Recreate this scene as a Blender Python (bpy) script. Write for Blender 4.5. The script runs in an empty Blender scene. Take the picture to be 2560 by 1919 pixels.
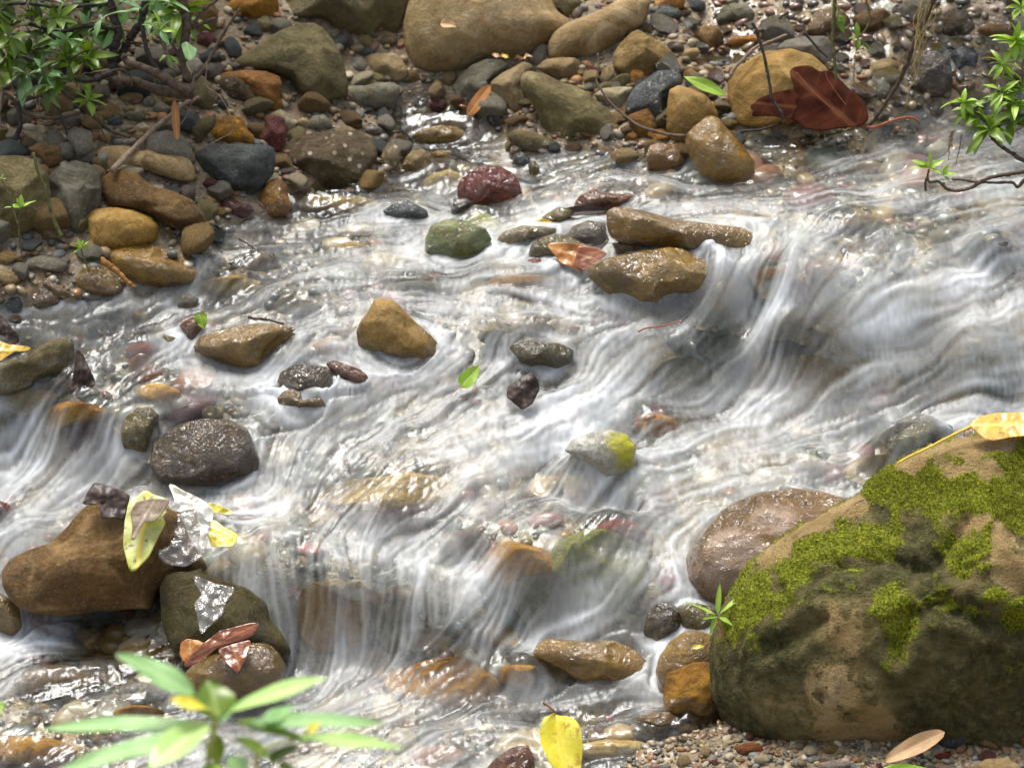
import bpy, bmesh, math, random
import numpy as np
from mathutils import Vector, Matrix
C = bpy.context.scene.collection
sc = bpy.context.scene
# ------------------------------------------------------------------ camera, world, sun, exposure
CAM = np.array([0.0, 0.0, 2.6]); PITCH = math.radians(28); LENS = 102.0
cd = bpy.data.cameras.new('camera'); cam = bpy.data.objects.new('camera', cd); C.objects.link(cam)
cam.location = CAM; cam.rotation_euler = (math.radians(90) - PITCH, 0, 0)
cd.lens = LENS; cd.sensor_width = 36; cd.clip_start = 0.05; cd.clip_end = 500
cd.dof.use_dof = True; cd.dof.focus_distance = 5.0; cd.dof.aperture_fstop = 6.0
sc.camera = cam
w = bpy.data.worlds.new('World'); sc.world = w; w.use_nodes = True
SUN_EL, SUN_AZ = math.radians(67), math.radians(-28)      # from behind the stream, a little left
nt = w.node_tree; bg = nt.nodes['Background']
sky = nt.nodes.new('ShaderNodeTexSky'); sky.sky_type = 'NISHITA'; sky.sun_disc = False
sky.sun_elevation = SUN_EL; sky.sun_rotation = SUN_AZ; sky.air_density = 1.0; sky.dust_density = 6.0; sky.ozone_density = 0.6
hsv = nt.nodes.new('ShaderNodeHueSaturation'); hsv.inputs['Saturation'].default_value = 0.65; nt.links.new(sky.outputs[0], hsv.inputs['Color'])      # thin overcast
nt.links.new(hsv.outputs[0], bg.inputs[0]); bg.inputs[1].default_value = 0.125
sd = bpy.data.lights.new('sun', 'SUN'); so = bpy.data.objects.new('sun', sd); C.objects.link(so)
sd.energy = 2.0; sd.angle = math.radians(22); sd.color = (1.0, 0.97, 0.93)
sv = Vector((math.sin(SUN_AZ) * math.cos(SUN_EL), math.cos(SUN_AZ) * math.cos(SUN_EL), math.sin(SUN_EL)))
so.rotation_euler = sv.to_track_quat('Z', 'Y').to_euler()
sc.view_settings.view_transform = 'Standard'; sc.view_settings.look = 'None'
sc.view_settings.gamma = 1.0; sc.view_settings.use_curve_mapping = False
sc.view_settings.exposure = 0.84
sc.cycles.max_bounces = 8; sc.cycles.transparent_max_bounces = 12
# ------------------------------------------------------------------ geometry of the view (author's survey of where things stand)
TH = 18.0 / LENS
Fv = np.array([0, math.cos(PITCH), -math.sin(PITCH)]); Uv = np.array([0, math.sin(PITCH), math.cos(PITCH)]); Rv = np.array([1.0, 0, 0])
MPP = TH / 1280.0            # metres per source pixel at one metre
FR = {'a': (0, 0, 800/2211), 'b': (600, 0, 800/2211), 'c': (1200, 0, 800/2211), 'd': (1760, 0, 800/2211), 'e': (0, 560, 800/2211),
      'f': (600, 460, 800/2211), 'g': (1200, 460, 800/2211), 'h': (1760, 460, 800/2211), 'i': (0, 1160, 800/2211), 'j': (600, 1000, 800/2211),
      'k': (1200, 960, 800/2211), 'l': (1760, 960, 800/2211), 'm': (1200, 1400, 700/2212), 'n': (1760, 1400, 800/2212), 'o': (0, 1500, 560/2212),
      'p': (600, 1400, 700/2212), 'D': (0, 0, 1.1573), 'S': (0, 0, 1.0), 'q': (0, 0, 500/2211), 'r': (2060, 0, 500/2211)}
def px(fr, x, y):
    o = FR[fr]; return (o[0] + x * o[2], o[1] + y * o[2])
def P(s, fr=None):
    """parse 'f x,y x,y ...' into source pixels"""
    t = s.split()
    if fr is None: fr = t.pop(0)
    return np.array([px(fr, *[float(v) for v in q.split(',')]) for q in t])
def rays(p):
    p = np.atleast_2d(p)
    a = (p[:, 0] - 1280) * MPP; b = (959.5 - p[:, 1]) * MPP
    return Fv + a[:, None] * Rv + b[:, None] * Uv      # forward component is 1: t = forward depth
def at_depth(p, dep):
    return CAM + rays(p) * np.reshape(dep, (-1, 1))
def project(v):
    r = v - CAM; d = r @ Fv
    return np.stack([1280 + (r @ Rv) / d / MPP, 959.5 - (r @ Uv) / d / MPP], 1), d
def perlin(p, seed=0):
    p = np.asarray(p, dtype=np.float64); i = np.floor(p).astype(np.int64); f = p - i
    u = f * f * f * (f * (f * 6 - 15) + 10)
    r = np.zeros(p.shape[:-1]); dim = p.shape[-1]
    for c in range(2 ** dim):
        o = np.array([(c >> k) & 1 for k in range(dim)]); q = i + o
        h = q[..., 0] * 374761393 + q[..., 1] * 668265263 + seed * 974711
        if dim == 3: h = h + q[..., 2] * 2147483647
        h = (h ^ (h >> 13)) * 1274126177; h = h & 0x7fffffff; h = h ^ (h >> 16)
        d = f - o
        if dim == 3:
            g = np.stack([((h >> k) & 255) / 127.5 - 1 for k in (0, 8, 15)], -1); dot = (g * d).sum(-1)
        else:
            an = (h & 4095) * (2 * math.pi / 4096); dot = np.cos(an) * d[..., 0] * 1.3 + np.sin(an) * d[..., 1] * 1.3
        wgt = np.ones_like(dot)
        for k in range(dim): wgt = wgt * (u[..., k] if o[k] else 1 - u[..., k])
        r += dot * wgt
    return r
def fbm(p, n=4, seed=0, g=0.5):
    r = 0; a = 1.0; p = np.asarray(p, float)
    for k in range(n): r = r + a * perlin(p * 2 ** k, seed + k * 17); a *= g
    return r
def sstep(a, b, x):
    t = np.clip((x - a) / (b - a), 0, 1); return t * t * (3 - 2 * t)
# ------------------------------------------------------------------ water level surveyed at points of the photograph (D frame x, y, height)
WL = """1500,80,.42 1750,60,.46 2000,250,.355 2212,60,.50 1950,60,.48 2100,170,.40 2212,230,.35 2150,350,.335 1900,380,.33 1650,370,.325 2212,480,.315 1800,500,.31 2000,560,.29 1500,420,.30
1560,590,.27 1630,585,.27 1620,660,.20 1700,575,.28 1730,665,.215 1850,600,.27 2100,600,.26 2212,600,.26 2212,720,.20 2100,720,.205 1900,700,.20 1300,640,.215
1400,690,.195 1500,675,.20 1600,675,.20 1700,710,.185 1800,740,.17 1480,760,.145 1580,770,.14 1680,790,.125 1430,850,.095 1520,850,.092 1600,860,.085 1700,865,.08 1830,850,.10 2000,800,.14 2212,850,.12 2000,900,.08 2212,930,.08
1200,600,.225 1000,500,.245 900,420,.265 600,500,.25 700,560,.235 500,610,.22 1100,700,.19 700,700,.185 850,640,.21 1300,760,.15 900,850,.115 1200,900,.085 500,800,.14 300,700,.185 200,800,.14 400,720,.175
600,885,.105 700,880,.105 520,890,.10 620,1060,.025 560,1090,.01 700,1060,.02 400,850,.12 270,890,.10 1000,950,.075 1400,950,.055 1700,1000,.045 1900,980,.055 1250,1100,.02 900,1100,.015 1000,1200,-.015 1400,1100,.015 1430,1250,-.03
480,1120,.0 600,1170,-.005 700,1190,-.012 820,1205,-.018 930,1240,-.03 1050,1275,-.045 610,1330,-.10 680,1430,-.155 780,1440,-.16 900,1440,-.145 1000,1430,-.135 1150,1350,-.10 1300,1340,-.09 1400,1390,-.11 1200,1270,-.05 1200,1330,-.095
150,900,.09 0,890,.08 100,960,.045 30,1000,-.005 90,1060,-.015 60,1150,-.03 200,1060,-.005 0,1180,-.05 200,1350,-.15 60,1330,-.13 100,1420,-.16 200,1500,-.17 500,1550,-.18 800,1550,-.175 1200,1480,-.155 1400,1500,-.15 1400,1600,-.16 100,1640,-.19 1000,1650,-.18 1500,1600,-.16 2212,1600,-.15 1900,1640,-.155 2212,1200,0 1800,1300,-.08
0,640,.24 0,400,.33 300,420,.32 100,200,.42 600,330,.305 700,200,.36 0,20,.52 500,30,.47 900,60,.42 1200,100,.39 900,280,.30 1050,330,.285 820,440,.268 1200,400,.285 1250,200,.35 450,480,.275 1400,300,.32"""
WP = []
for q in WL.split():
    x, y, z = [float(v) for v in q.split(',')]
    s = np.array([px('D', x, y)]); r = rays(s)[0]; t = (z - CAM[2]) / r[2]; WP.append(CAM + r * t)
WP = np.array(WP)
def rbf_fit(X, V, lam=0.0004):
    d = np.linalg.norm(X[:, None] - X[None], axis=2); K = -d + 0 * d
    n = len(X); A = np.zeros((n + 3, n + 3)); A[:n, :n] = K - lam * 30 * np.eye(n)
    A[:n, n] = 1; A[:n, n+1:] = X; A[n, :n] = 1; A[n+1:, :n] = X.T
    b = np.concatenate([V, [0, 0, 0]]); return np.linalg.solve(A, b)
def rbf_eval(X, c, Q):
    out = np.zeros(len(Q)); n = len(X)
    for s in range(0, len(Q), 20000):
        q = Q[s:s+20000]; d = np.sqrt(((q[:, None] - X[None]) ** 2).sum(2) + 1e-4)
        out[s:s+20000] = -d @ c[:n] + c[n] + q @ c[n+1:]
    return out
X0, X1, Y0, Y1, G = -1.5, 1.5, 3.3, 6.7, 0.01
gx = np.arange(X0, X1 + 1e-6, G); gy = np.arange(Y0, Y1 + 1e-6, G)
GX, GY = np.meshgrid(gx, gy)
QQ = np.stack([np.clip(GX, -1.15, 1.15), np.clip(GY, 3.75, 6.0)], -1).reshape(-1, 2)
coef = rbf_fit(WP[:, :2], WP[:, 2])
W0 = rbf_eval(WP[:, :2], coef, QQ).reshape(GX.shape)
def blur(A, n):
    for _ in range(n):
        A = np.pad(A, 1, mode='edge'); A = (A[1:-1, 1:-1] * 4 + 2 * (A[:-2, 1:-1] + A[2:, 1:-1] + A[1:-1, :-2] + A[1:-1, 2:]) + A[:-2, :-2] + A[2:, 2:] + A[:-2, 2:] + A[2:, :-2]) / 16
    return A
W0 = blur(W0, 3)
def samp(A, x, y):
    fx = np.clip((np.asarray(x, float) - X0) / G, 0, A.shape[1] - 1.001); fy = np.clip((np.asarray(y, float) - Y0) / G, 0, A.shape[0] - 1.001)
    i = fx.astype(int); j = fy.astype(int); a = fx - i; b = fy - j
    return (A[j, i] * (1-a) * (1-b) + A[j, i+1] * a * (1-b) + A[j+1, i] * (1-a) * b + A[j+1, i+1] * a * b)
def hit_on(A, p):
    """where the sight line through each photo point meets the surface A"""
    r = rays(p); t = np.full(len(r), 3.6); done = np.zeros(len(r), bool); out = np.zeros((len(r), 3))
    for k in range(900):
        q = CAM + r * t[:, None]; below = (q[:, 2] <= samp(A, q[:, 0], q[:, 1])) & ~done
        out[below] = q[below]; done |= below
        if done.all(): break
        t = t + np.where(done, 0, 0.005)
    out[~done] = (CAM + r * t[:, None])[~done]
    return out
# ------------------------------------------------------------------ banks
LAND = ["D -4000,800 -400,740 0,660 60,655 150,645 280,625 400,600 440,560 410,520 470,500 560,470 640,440 700,395 820,400 870,365 850,300 830,240 900,205 960,225 1000,260 1080,270 1130,330 1250,315 1340,325 1400,340 1490,330 1560,345 1600,300 1750,290 1880,280 1980,240 2212,205 6500,120 6500,-900 -4000,-900",
        "D 1330,1700 1370,1625 1480,1590 1560,1560 1800,1500 2700,1430 6500,1300 6500,2600 1100,2600"]
LANDW = [hit_on(W0, P(s))[:, :2] for s in LAND]
def sdist(poly, X, Y):
    d = np.full(X.shape, 9.0); ins = np.zeros(X.shape, bool); n = len(poly)
    for k in range(n):
        ax, ay = poly[k]; bx, by = poly[(k+1) % n]; ex, ey = bx-ax, by-ay; L = ex*ex + ey*ey + 1e-12
        t = np.clip(((X-ax)*ex + (Y-ay)*ey) / L, 0, 1); d = np.minimum(d, np.hypot(X-ax-t*ex, Y-ay-t*ey))
        c = ((ay > Y) != (by > Y)) & (X < (bx-ax) * (Y-ay) / (by-ay+1e-12) + ax); ins ^= c
    return np.where(ins, d, -d)
SDF = np.maximum(sdist(LANDW[0], GX, GY), sdist(LANDW[1], GX, GY))
SDF = SDF + 0.02 * fbm(np.stack([GX * 9, GY * 9], -1), 3, 5)
trick = hit_on(W0, P("D 1420,-60 2400,-60 2400,260 2050,250 1880,190 1500,190"))[:, :2]
TR = sstep(-0.03, 0.08, sdist(trick, GX, GY))
lift = np.where(SDF > 0, 0.012 + np.minimum(SDF * 0.25, 0.06), np.maximum(SDF * 0.9, -0.045))
nz = fbm(np.stack([GX * 14, GY * 14], -1), 3, 9)
BED = W0 + lift * (1 - TR) + TR * (0.016 * nz + 0.004) + (0.006 * nz) * (1 - TR)
WB = W0.copy()
def ground(x, y): return np.maximum(samp(BED, x, y), samp(WB, x, y) - 0.0)
TOPS = np.maximum(BED, WB)
def hit(p): return hit_on(TOPS, np.atleast_2d(p))
def fdepth(fr, x, y): return float((hit([px(fr, x, y)])[0] - CAM) @ Fv)
# ------------------------------------------------------------------ object helpers
def tag(o, label=None, cat=None, group=None, kind=None):
    if label: o['label'] = label
    if cat: o['category'] = cat
    if group: o['group'] = group
    if kind: o['kind'] = kind
    return o
def empty(name, loc):
    o = bpy.data.objects.new(name, None); C.objects.link(o); o.location = loc; o.empty_display_size = 0.02; return o
def make_mesh(name, V, Fc, mat=None, parent=None, smooth=True, origin=None, attrs=None, uv=None, normals_fix=False):
    V = np.asarray(V, dtype=np.float32); o0 = np.zeros(3) if origin is None else np.asarray(origin, float)
    me = bpy.data.meshes.new(name)
    if isinstance(Fc, np.ndarray) and Fc.ndim == 2:
        n, k = Fc.shape; me.vertices.add(len(V)); me.vertices.foreach_set('co', (V - o0.astype(np.float32)).ravel())
        me.loops.add(n * k); me.loops.foreach_set('vertex_index', Fc.astype(np.int32).ravel())
        me.polygons.add(n); me.polygons.foreach_set('loop_start', np.arange(0, n * k, k, dtype=np.int32))
        me.update(calc_edges=True)
    else:
        me.from_pydata((V - o0).tolist(), [], [list(map(int, f)) for f in Fc])
    if smooth: me.polygons.foreach_set('use_smooth', np.ones(len(me.polygons), bool))
    for k, a in (attrs or {}).items():
        a = np.asarray(a, dtype=np.float32)
        if a.ndim == 1: at = me.attributes.new(k, 'FLOAT', 'POINT'); at.data.foreach_set('value', a)
        else: at = me.attributes.new(k, 'FLOAT_COLOR', 'POINT'); at.data.foreach_set('color', np.concatenate([a[:, :3], np.ones((len(a), 1))], 1).astype(np.float32).ravel())
    if uv is not None:
        l = me.uv_layers.new(name='uv'); li = np.zeros(len(me.loops), np.int32); me.loops.foreach_get('vertex_index', li)
        l.data.foreach_set('uv', np.asarray(uv, np.float32)[li].ravel())
    me.validate(); me.update()
    o = bpy.data.objects.new(name, me); C.objects.link(o)
    if mat: me.materials.append(mat)
    o.location = o0
    if parent is not None: o.parent = parent; o.location = Vector(o0) - parent.location
    return o
# ------------------------------------------------------------------ materials
class NT:
    def __init__(s, name):
        s.m = bpy.data.materials.new(name); s.m.use_nodes = True; s.t = s.m.node_tree; s.t.nodes.clear()
        s.out = s.n('OutputMaterial')
    def n(s, t, **k):
        q = s.t.nodes.new('ShaderNode' + t)
        for a, b in k.items(): setattr(q, a, b)
        return q
    def l(s, a, b): s.t.links.new(a, b)
    def val(s, sock, v):
        if hasattr(v, 'is_output'): s.l(v, sock)
        else: sock.default_value = v
    def tex(s, kind, vec, scale, **k):
        q = s.n('Tex' + kind); s.l(vec, q.inputs['Vector']); q.inputs['Scale'].default_value = scale
        for a, b in k.items():
            if a in ('feature', 'noise_dimensions', 'distance'): setattr(q, a, b)
            else: q.inputs[a].default_value = b
        return q
    def ramp(s, fac, stops, interp='LINEAR'):
        q = s.n('ValToRGB'); s.l(fac, q.inputs[0]); e = q.color_ramp; e.interpolation = interp
        while len(e.elements) < len(stops): e.elements.new(0.5)
        for k, (p, c) in enumerate(stops):
            e.elements[k].position = p; e.elements[k].color = (*c, 1) if hasattr(c, '__len__') else (c, c, c, 1)
        return q.outputs[0]
    def mix(s, f, a, b, blend='MIX'):
        q = s.n('Mix', data_type='RGBA', blend_type=blend)
        s.val(q.inputs['Factor'], f)
        for sock, v in ((q.inputs['A'], a), (q.inputs['B'], b)):
            if hasattr(v, 'is_output'): s.l(v, sock)
            else: sock.default_value = (*v, 1)
        return q.outputs['Result']
    def math(s, op, a, b=0.0, clamp=False):
        q = s.n('Math', operation=op, use_clamp=clamp); s.val(q.inputs[0], a); s.val(q.inputs[1], b); return q.outputs[0]
    def attr(s, name, kind='GEOMETRY'):
        q = s.n('Attribute', attribute_name=name); return q
    def bump(s, h, strength, dist, normal=None):
        q = s.n('Bump'); s.l(h, q.inputs['Height']); q.inputs['Strength'].default_value = strength; q.inputs['Distance'].default_value = dist
        if normal is not None: s.l(normal, q.inputs['Normal'])
        return q.outputs[0]
    def coords(s, rnd=True):
        tc = s.n('TexCoord'); 
        if not rnd: return tc.outputs['Object']
        oi = s.n('ObjectInfo'); v = s.n('VectorMath', operation='ADD'); s.l(tc.outputs['Object'], v.inputs[0])
        m = s.math('MULTIPLY', oi.outputs['Random'], 37.0); s.l(m, v.inputs[1]); return v.outputs[0]
def srgb(r, g, b):
    f = lambda c: (c / 255 / 12.92) if c / 255 <= .04045 else ((c / 255 + .055) / 1.055) ** 2.4
    return (f(r), f(g), f(b))
def rock_mat(name, c1, c2, c3, scale=14, speck=0.0, rough=0.75, bump=0.5, grain=90, moss=0.0, veins=0.0, patch=None):
    s = NT(name); v = s.coords()
    n1 = s.tex('Noise', v, scale, Detail=6, Roughness=0.6, Distortion=0.4)
    n2 = s.tex('Noise', v, scale * 4.5, Detail=6, Roughness=0.7)
    n3 = s.tex('Noise', v, grain * 2, Detail=4, Roughness=0.75)
    col = s.ramp(n1.outputs[0], [(0.3, c2), (0.52, c1), (0.72, c3)])
    col = s.mix(s.ramp(n2.outputs[0], [(0.35, 0.0), (0.65, 0.6)]), col, s.mix(1.0, col, (0.60, 0.53, 0.40), 'MULTIPLY'))
    n0 = s.tex('Noise', v, 4.5, Detail=3); col = s.mix(s.ramp(n0.outputs[0], [(0.42, 0.0), (0.62, 0.45)]), col, s.mix(1.0, col, (0.55, 0.52, 0.34), 'MULTIPLY'))
    col = s.mix(s.ramp(n3.outputs[0], [(0.52, 0.0), (0.74, 0.28)]), col, s.mix(0.4, col, (0.8, 0.74, 0.6)))
    nk = s.tex('Noise', v, scale * 1.7, Detail=8, Roughness=0.75, Distortion=1.6); col = s.mix(s.ramp(nk.outputs[0], [(0.465, 0.0), (0.492, 0.5), (0.515, 0.0)]), col, s.mix(1.0, col, (0.34, 0.30, 0.22), 'MULTIPLY'))
    col = s.mix(s.ramp(n3.outputs[0], [(0.25, 0.7), (0.42, 0.0)]), col, s.mix(1.0, col, (0.30, 0.27, 0.22), 'MULTIPLY'))
    oi = s.n('ObjectInfo'); ns = s.tex('Noise', v, scale * .9, Detail=7, Roughness=.7, Distortion=.9)
    col = s.mix(s.ramp(ns.outputs[0], [(0.56, 0.0), (0.66, 0.55)]), col, (c3[0] * 1.15, c3[1] * 1.12, c3[2] * 1.1))
    col = s.mix(s.ramp(ns.outputs[0], [(0.30, 0.6), (0.38, 0.0)]), col, (c1[0] * .55 + .03, c1[1] * .4 + .01, c1[2] * .3))
    hv = s.n('HueSaturation'); s.l(s.math('ADD', s.math('MULTIPLY', oi.outputs['Random'], .5), .78), hv.inputs['Value']); s.l(col, hv.inputs['Color']); col = hv.outputs[0]
    if speck:
        vo = s.tex('Voronoi', v, grain, Randomness=1.0)
        col = s.mix(s.math('MULTIPLY', s.ramp(vo.outputs['Distance'], [(0.18, 1.0), (0.34, 0.0)]), s.math('MULTIPLY', s.ramp(vo.outputs['Color'], [(0.55, 0.0), (0.7, 1.0)]), speck)), col, (0.62, 0.56, 0.44))
    if veins:
        vn = s.tex('Voronoi', v, scale * 0.8, feature='DISTANCE_TO_EDGE')
        col = s.mix(s.ramp(vn.outputs['Distance'], [(0.004, veins), (0.02, 0.0)]), col, s.mix(1.0, col, (0.25, 0.22, 0.2), 'MULTIPLY'))
    if patch: col = s.mix(s.math('MULTIPLY', s.attr('patch').outputs['Fac'], s.ramp(n2.outputs[0], [(0.3, 0.55), (0.6, 1.0)])), col, patch)
    if moss: col = s.mix(s.ramp(n1.outputs[0], [(0.45, 0.0), (0.62, moss)]), col, s.ramp(n3.outputs[0], [(0.3, (0.012, 0.015, 0.004)), (0.7, (0.075, 0.085, 0.012))]))
    s0 = s.n('HueSaturation'); s0.inputs['Saturation'].default_value = 1.18; s0.inputs['Value'].default_value = 1.08; s.l(col, s0.inputs['Color']); col = s0.outputs[0]
    wet = s.attr('wet').outputs['Fac']
    wn = s.math('ADD', wet, s.math('MULTIPLY', s.math('SUBTRACT', n2.outputs[0], 0.5), 0.9))
    wf = s.math('MULTIPLY', s.ramp(wn, [(0.35, 0.0), (0.6, 1.0)]), s.math('MINIMUM', s.math('MULTIPLY', wet, 4.0), 1.0))
    sat = s.n('HueSaturation'); sat.inputs['Saturation'].default_value = 1.35; sat.inputs['Value'].default_value = 0.68; s.l(col, sat.inputs['Color'])
    col = s.mix(wf, col, sat.outputs[0])
    h = s.math('ADD', s.math('MULTIPLY', nk.outputs[0], 1.6), s.math('ADD', s.math('MULTIPLY', n2.outputs[0], 0.9), s.math('MULTIPLY', n3.outputs[0], 0.25)))
    b = s.bump(h, min(1.0, bump * 1.5), 0.013)
    p = s.n('BsdfPrincipled'); s.l(col, p.inputs['Base Color']); s.l(b, p.inputs['Normal'])
    s.l(s.math('SUBTRACT', rough, s.math('MULTIPLY', wf, rough - 0.25)), p.inputs['Roughness'])
    s.l(s.math('MULTIPLY', wf, 1.0), p.inputs['Coat Weight']); p.inputs['Coat Roughness'].default_value = 0.035; p.inputs['Coat IOR'].default_value = 1.55
    cn = s.tex('Noise', v, 48, Detail=3, Roughness=0.6, Distortion=.8)
    s.l(s.bump(cn.outputs[0], 1.0, 0.014), p.inputs['Coat Normal'])
    s.l(p.outputs[0], s.out.inputs[0]); return s.m
M = {}
def R(key, *a, **k): M[key] = rock_mat('rock_' + key, *a, **k)
R('tan', (.27, .185, .08), (.155, .10, .035), (.38, .29, .155))
R('beige', (.33, .25, .145), (.20, .135, .06), (.43, .35, .23), scale=9)
R('olive', (.17, .145, .068), (.10, .08, .035), (.27, .23, .13))
R('greygreen', (.17, .165, .125), (.10, .095, .06), (.28, .27, .21))
R('grey', (.23, .215, .175), (.13, .12, .095), (.34, .32, .27))
R('pale', (.46, .41, .31), (.30, .25, .16), (.58, .53, .43))
R('slate', (.045, .056, .058), (.022, .028, .028), (.105, .12, .12), rough=.55, veins=.3)
R('black', (.012, .013, .014), (.006, .006, .006), (.03, .032, .035), rough=.4)
R('brown', (.165, .10, .042), (.085, .05, .018), (.27, .19, .10))
R('darkbrown', (.075, .05, .022), (.03, .02, .008), (.14, .10, .05), speck=.3)
R('ochre', (.37, .185, .035), (.22, .095, .015), (.50, .31, .10), bump=.8)
R('tanochre', (.27, .172, .06), (.155, .095, .028), (.37, .265, .125), scale=7, bump=.35, rough=.65)
R('rust', (.27, .09, .03), (.15, .045, .015), (.40, .18, .07), bump=.7)
R('orange', (.42, .22, .09), (.25, .11, .035), (.55, .36, .18), bump=.6)
R('maroon', (.14, .042, .034), (.075, .02, .018), (.25, .11, .09), bump=.7)
R('red', (.26, .05, .028), (.13, .022, .014), (.42, .13, .08), bump=1.0)
R('green', (.15, .18, .09), (.30, .24, .11), (.24, .27, .17), scale=9, patch=(.45, .36, .19))
R('yellowgreen', (.36, .36, .10), (.20, .20, .06), (.5, .48, .2))
R('moss', (.12, .09, .025), (.05, .042, .015), (.20, .14, .05), moss=.6, bump=.9)
R('conglomerate', (.17, .125, .065), (.09, .06, .028), (.30, .235, .15), speck=1.0, grain=60, bump=1.0)
R('white', (.55, .56, .53), (.38, .38, .33), (.7, .7, .68), patch=(.42, .40, .05))  # white stands for water sheen painted into the stone; yellow patch is its own
R('brownsheen', (.21, .125, .05), (.12, .07, .025), (.30, .20, .10), patch=(.46, .37, .30))  # patch colour: sky reflection painted pale into the stone
R('sand', (.56, .41, .20), (.42, .28, .10), (.66, .54, .34))
R('amber', (.58, .30, .06), (.42, .18, .03), (.66, .42, .14))
R('purple', (.17, .14, .125), (.09, .075, .065), (.30, .26, .235))
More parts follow.
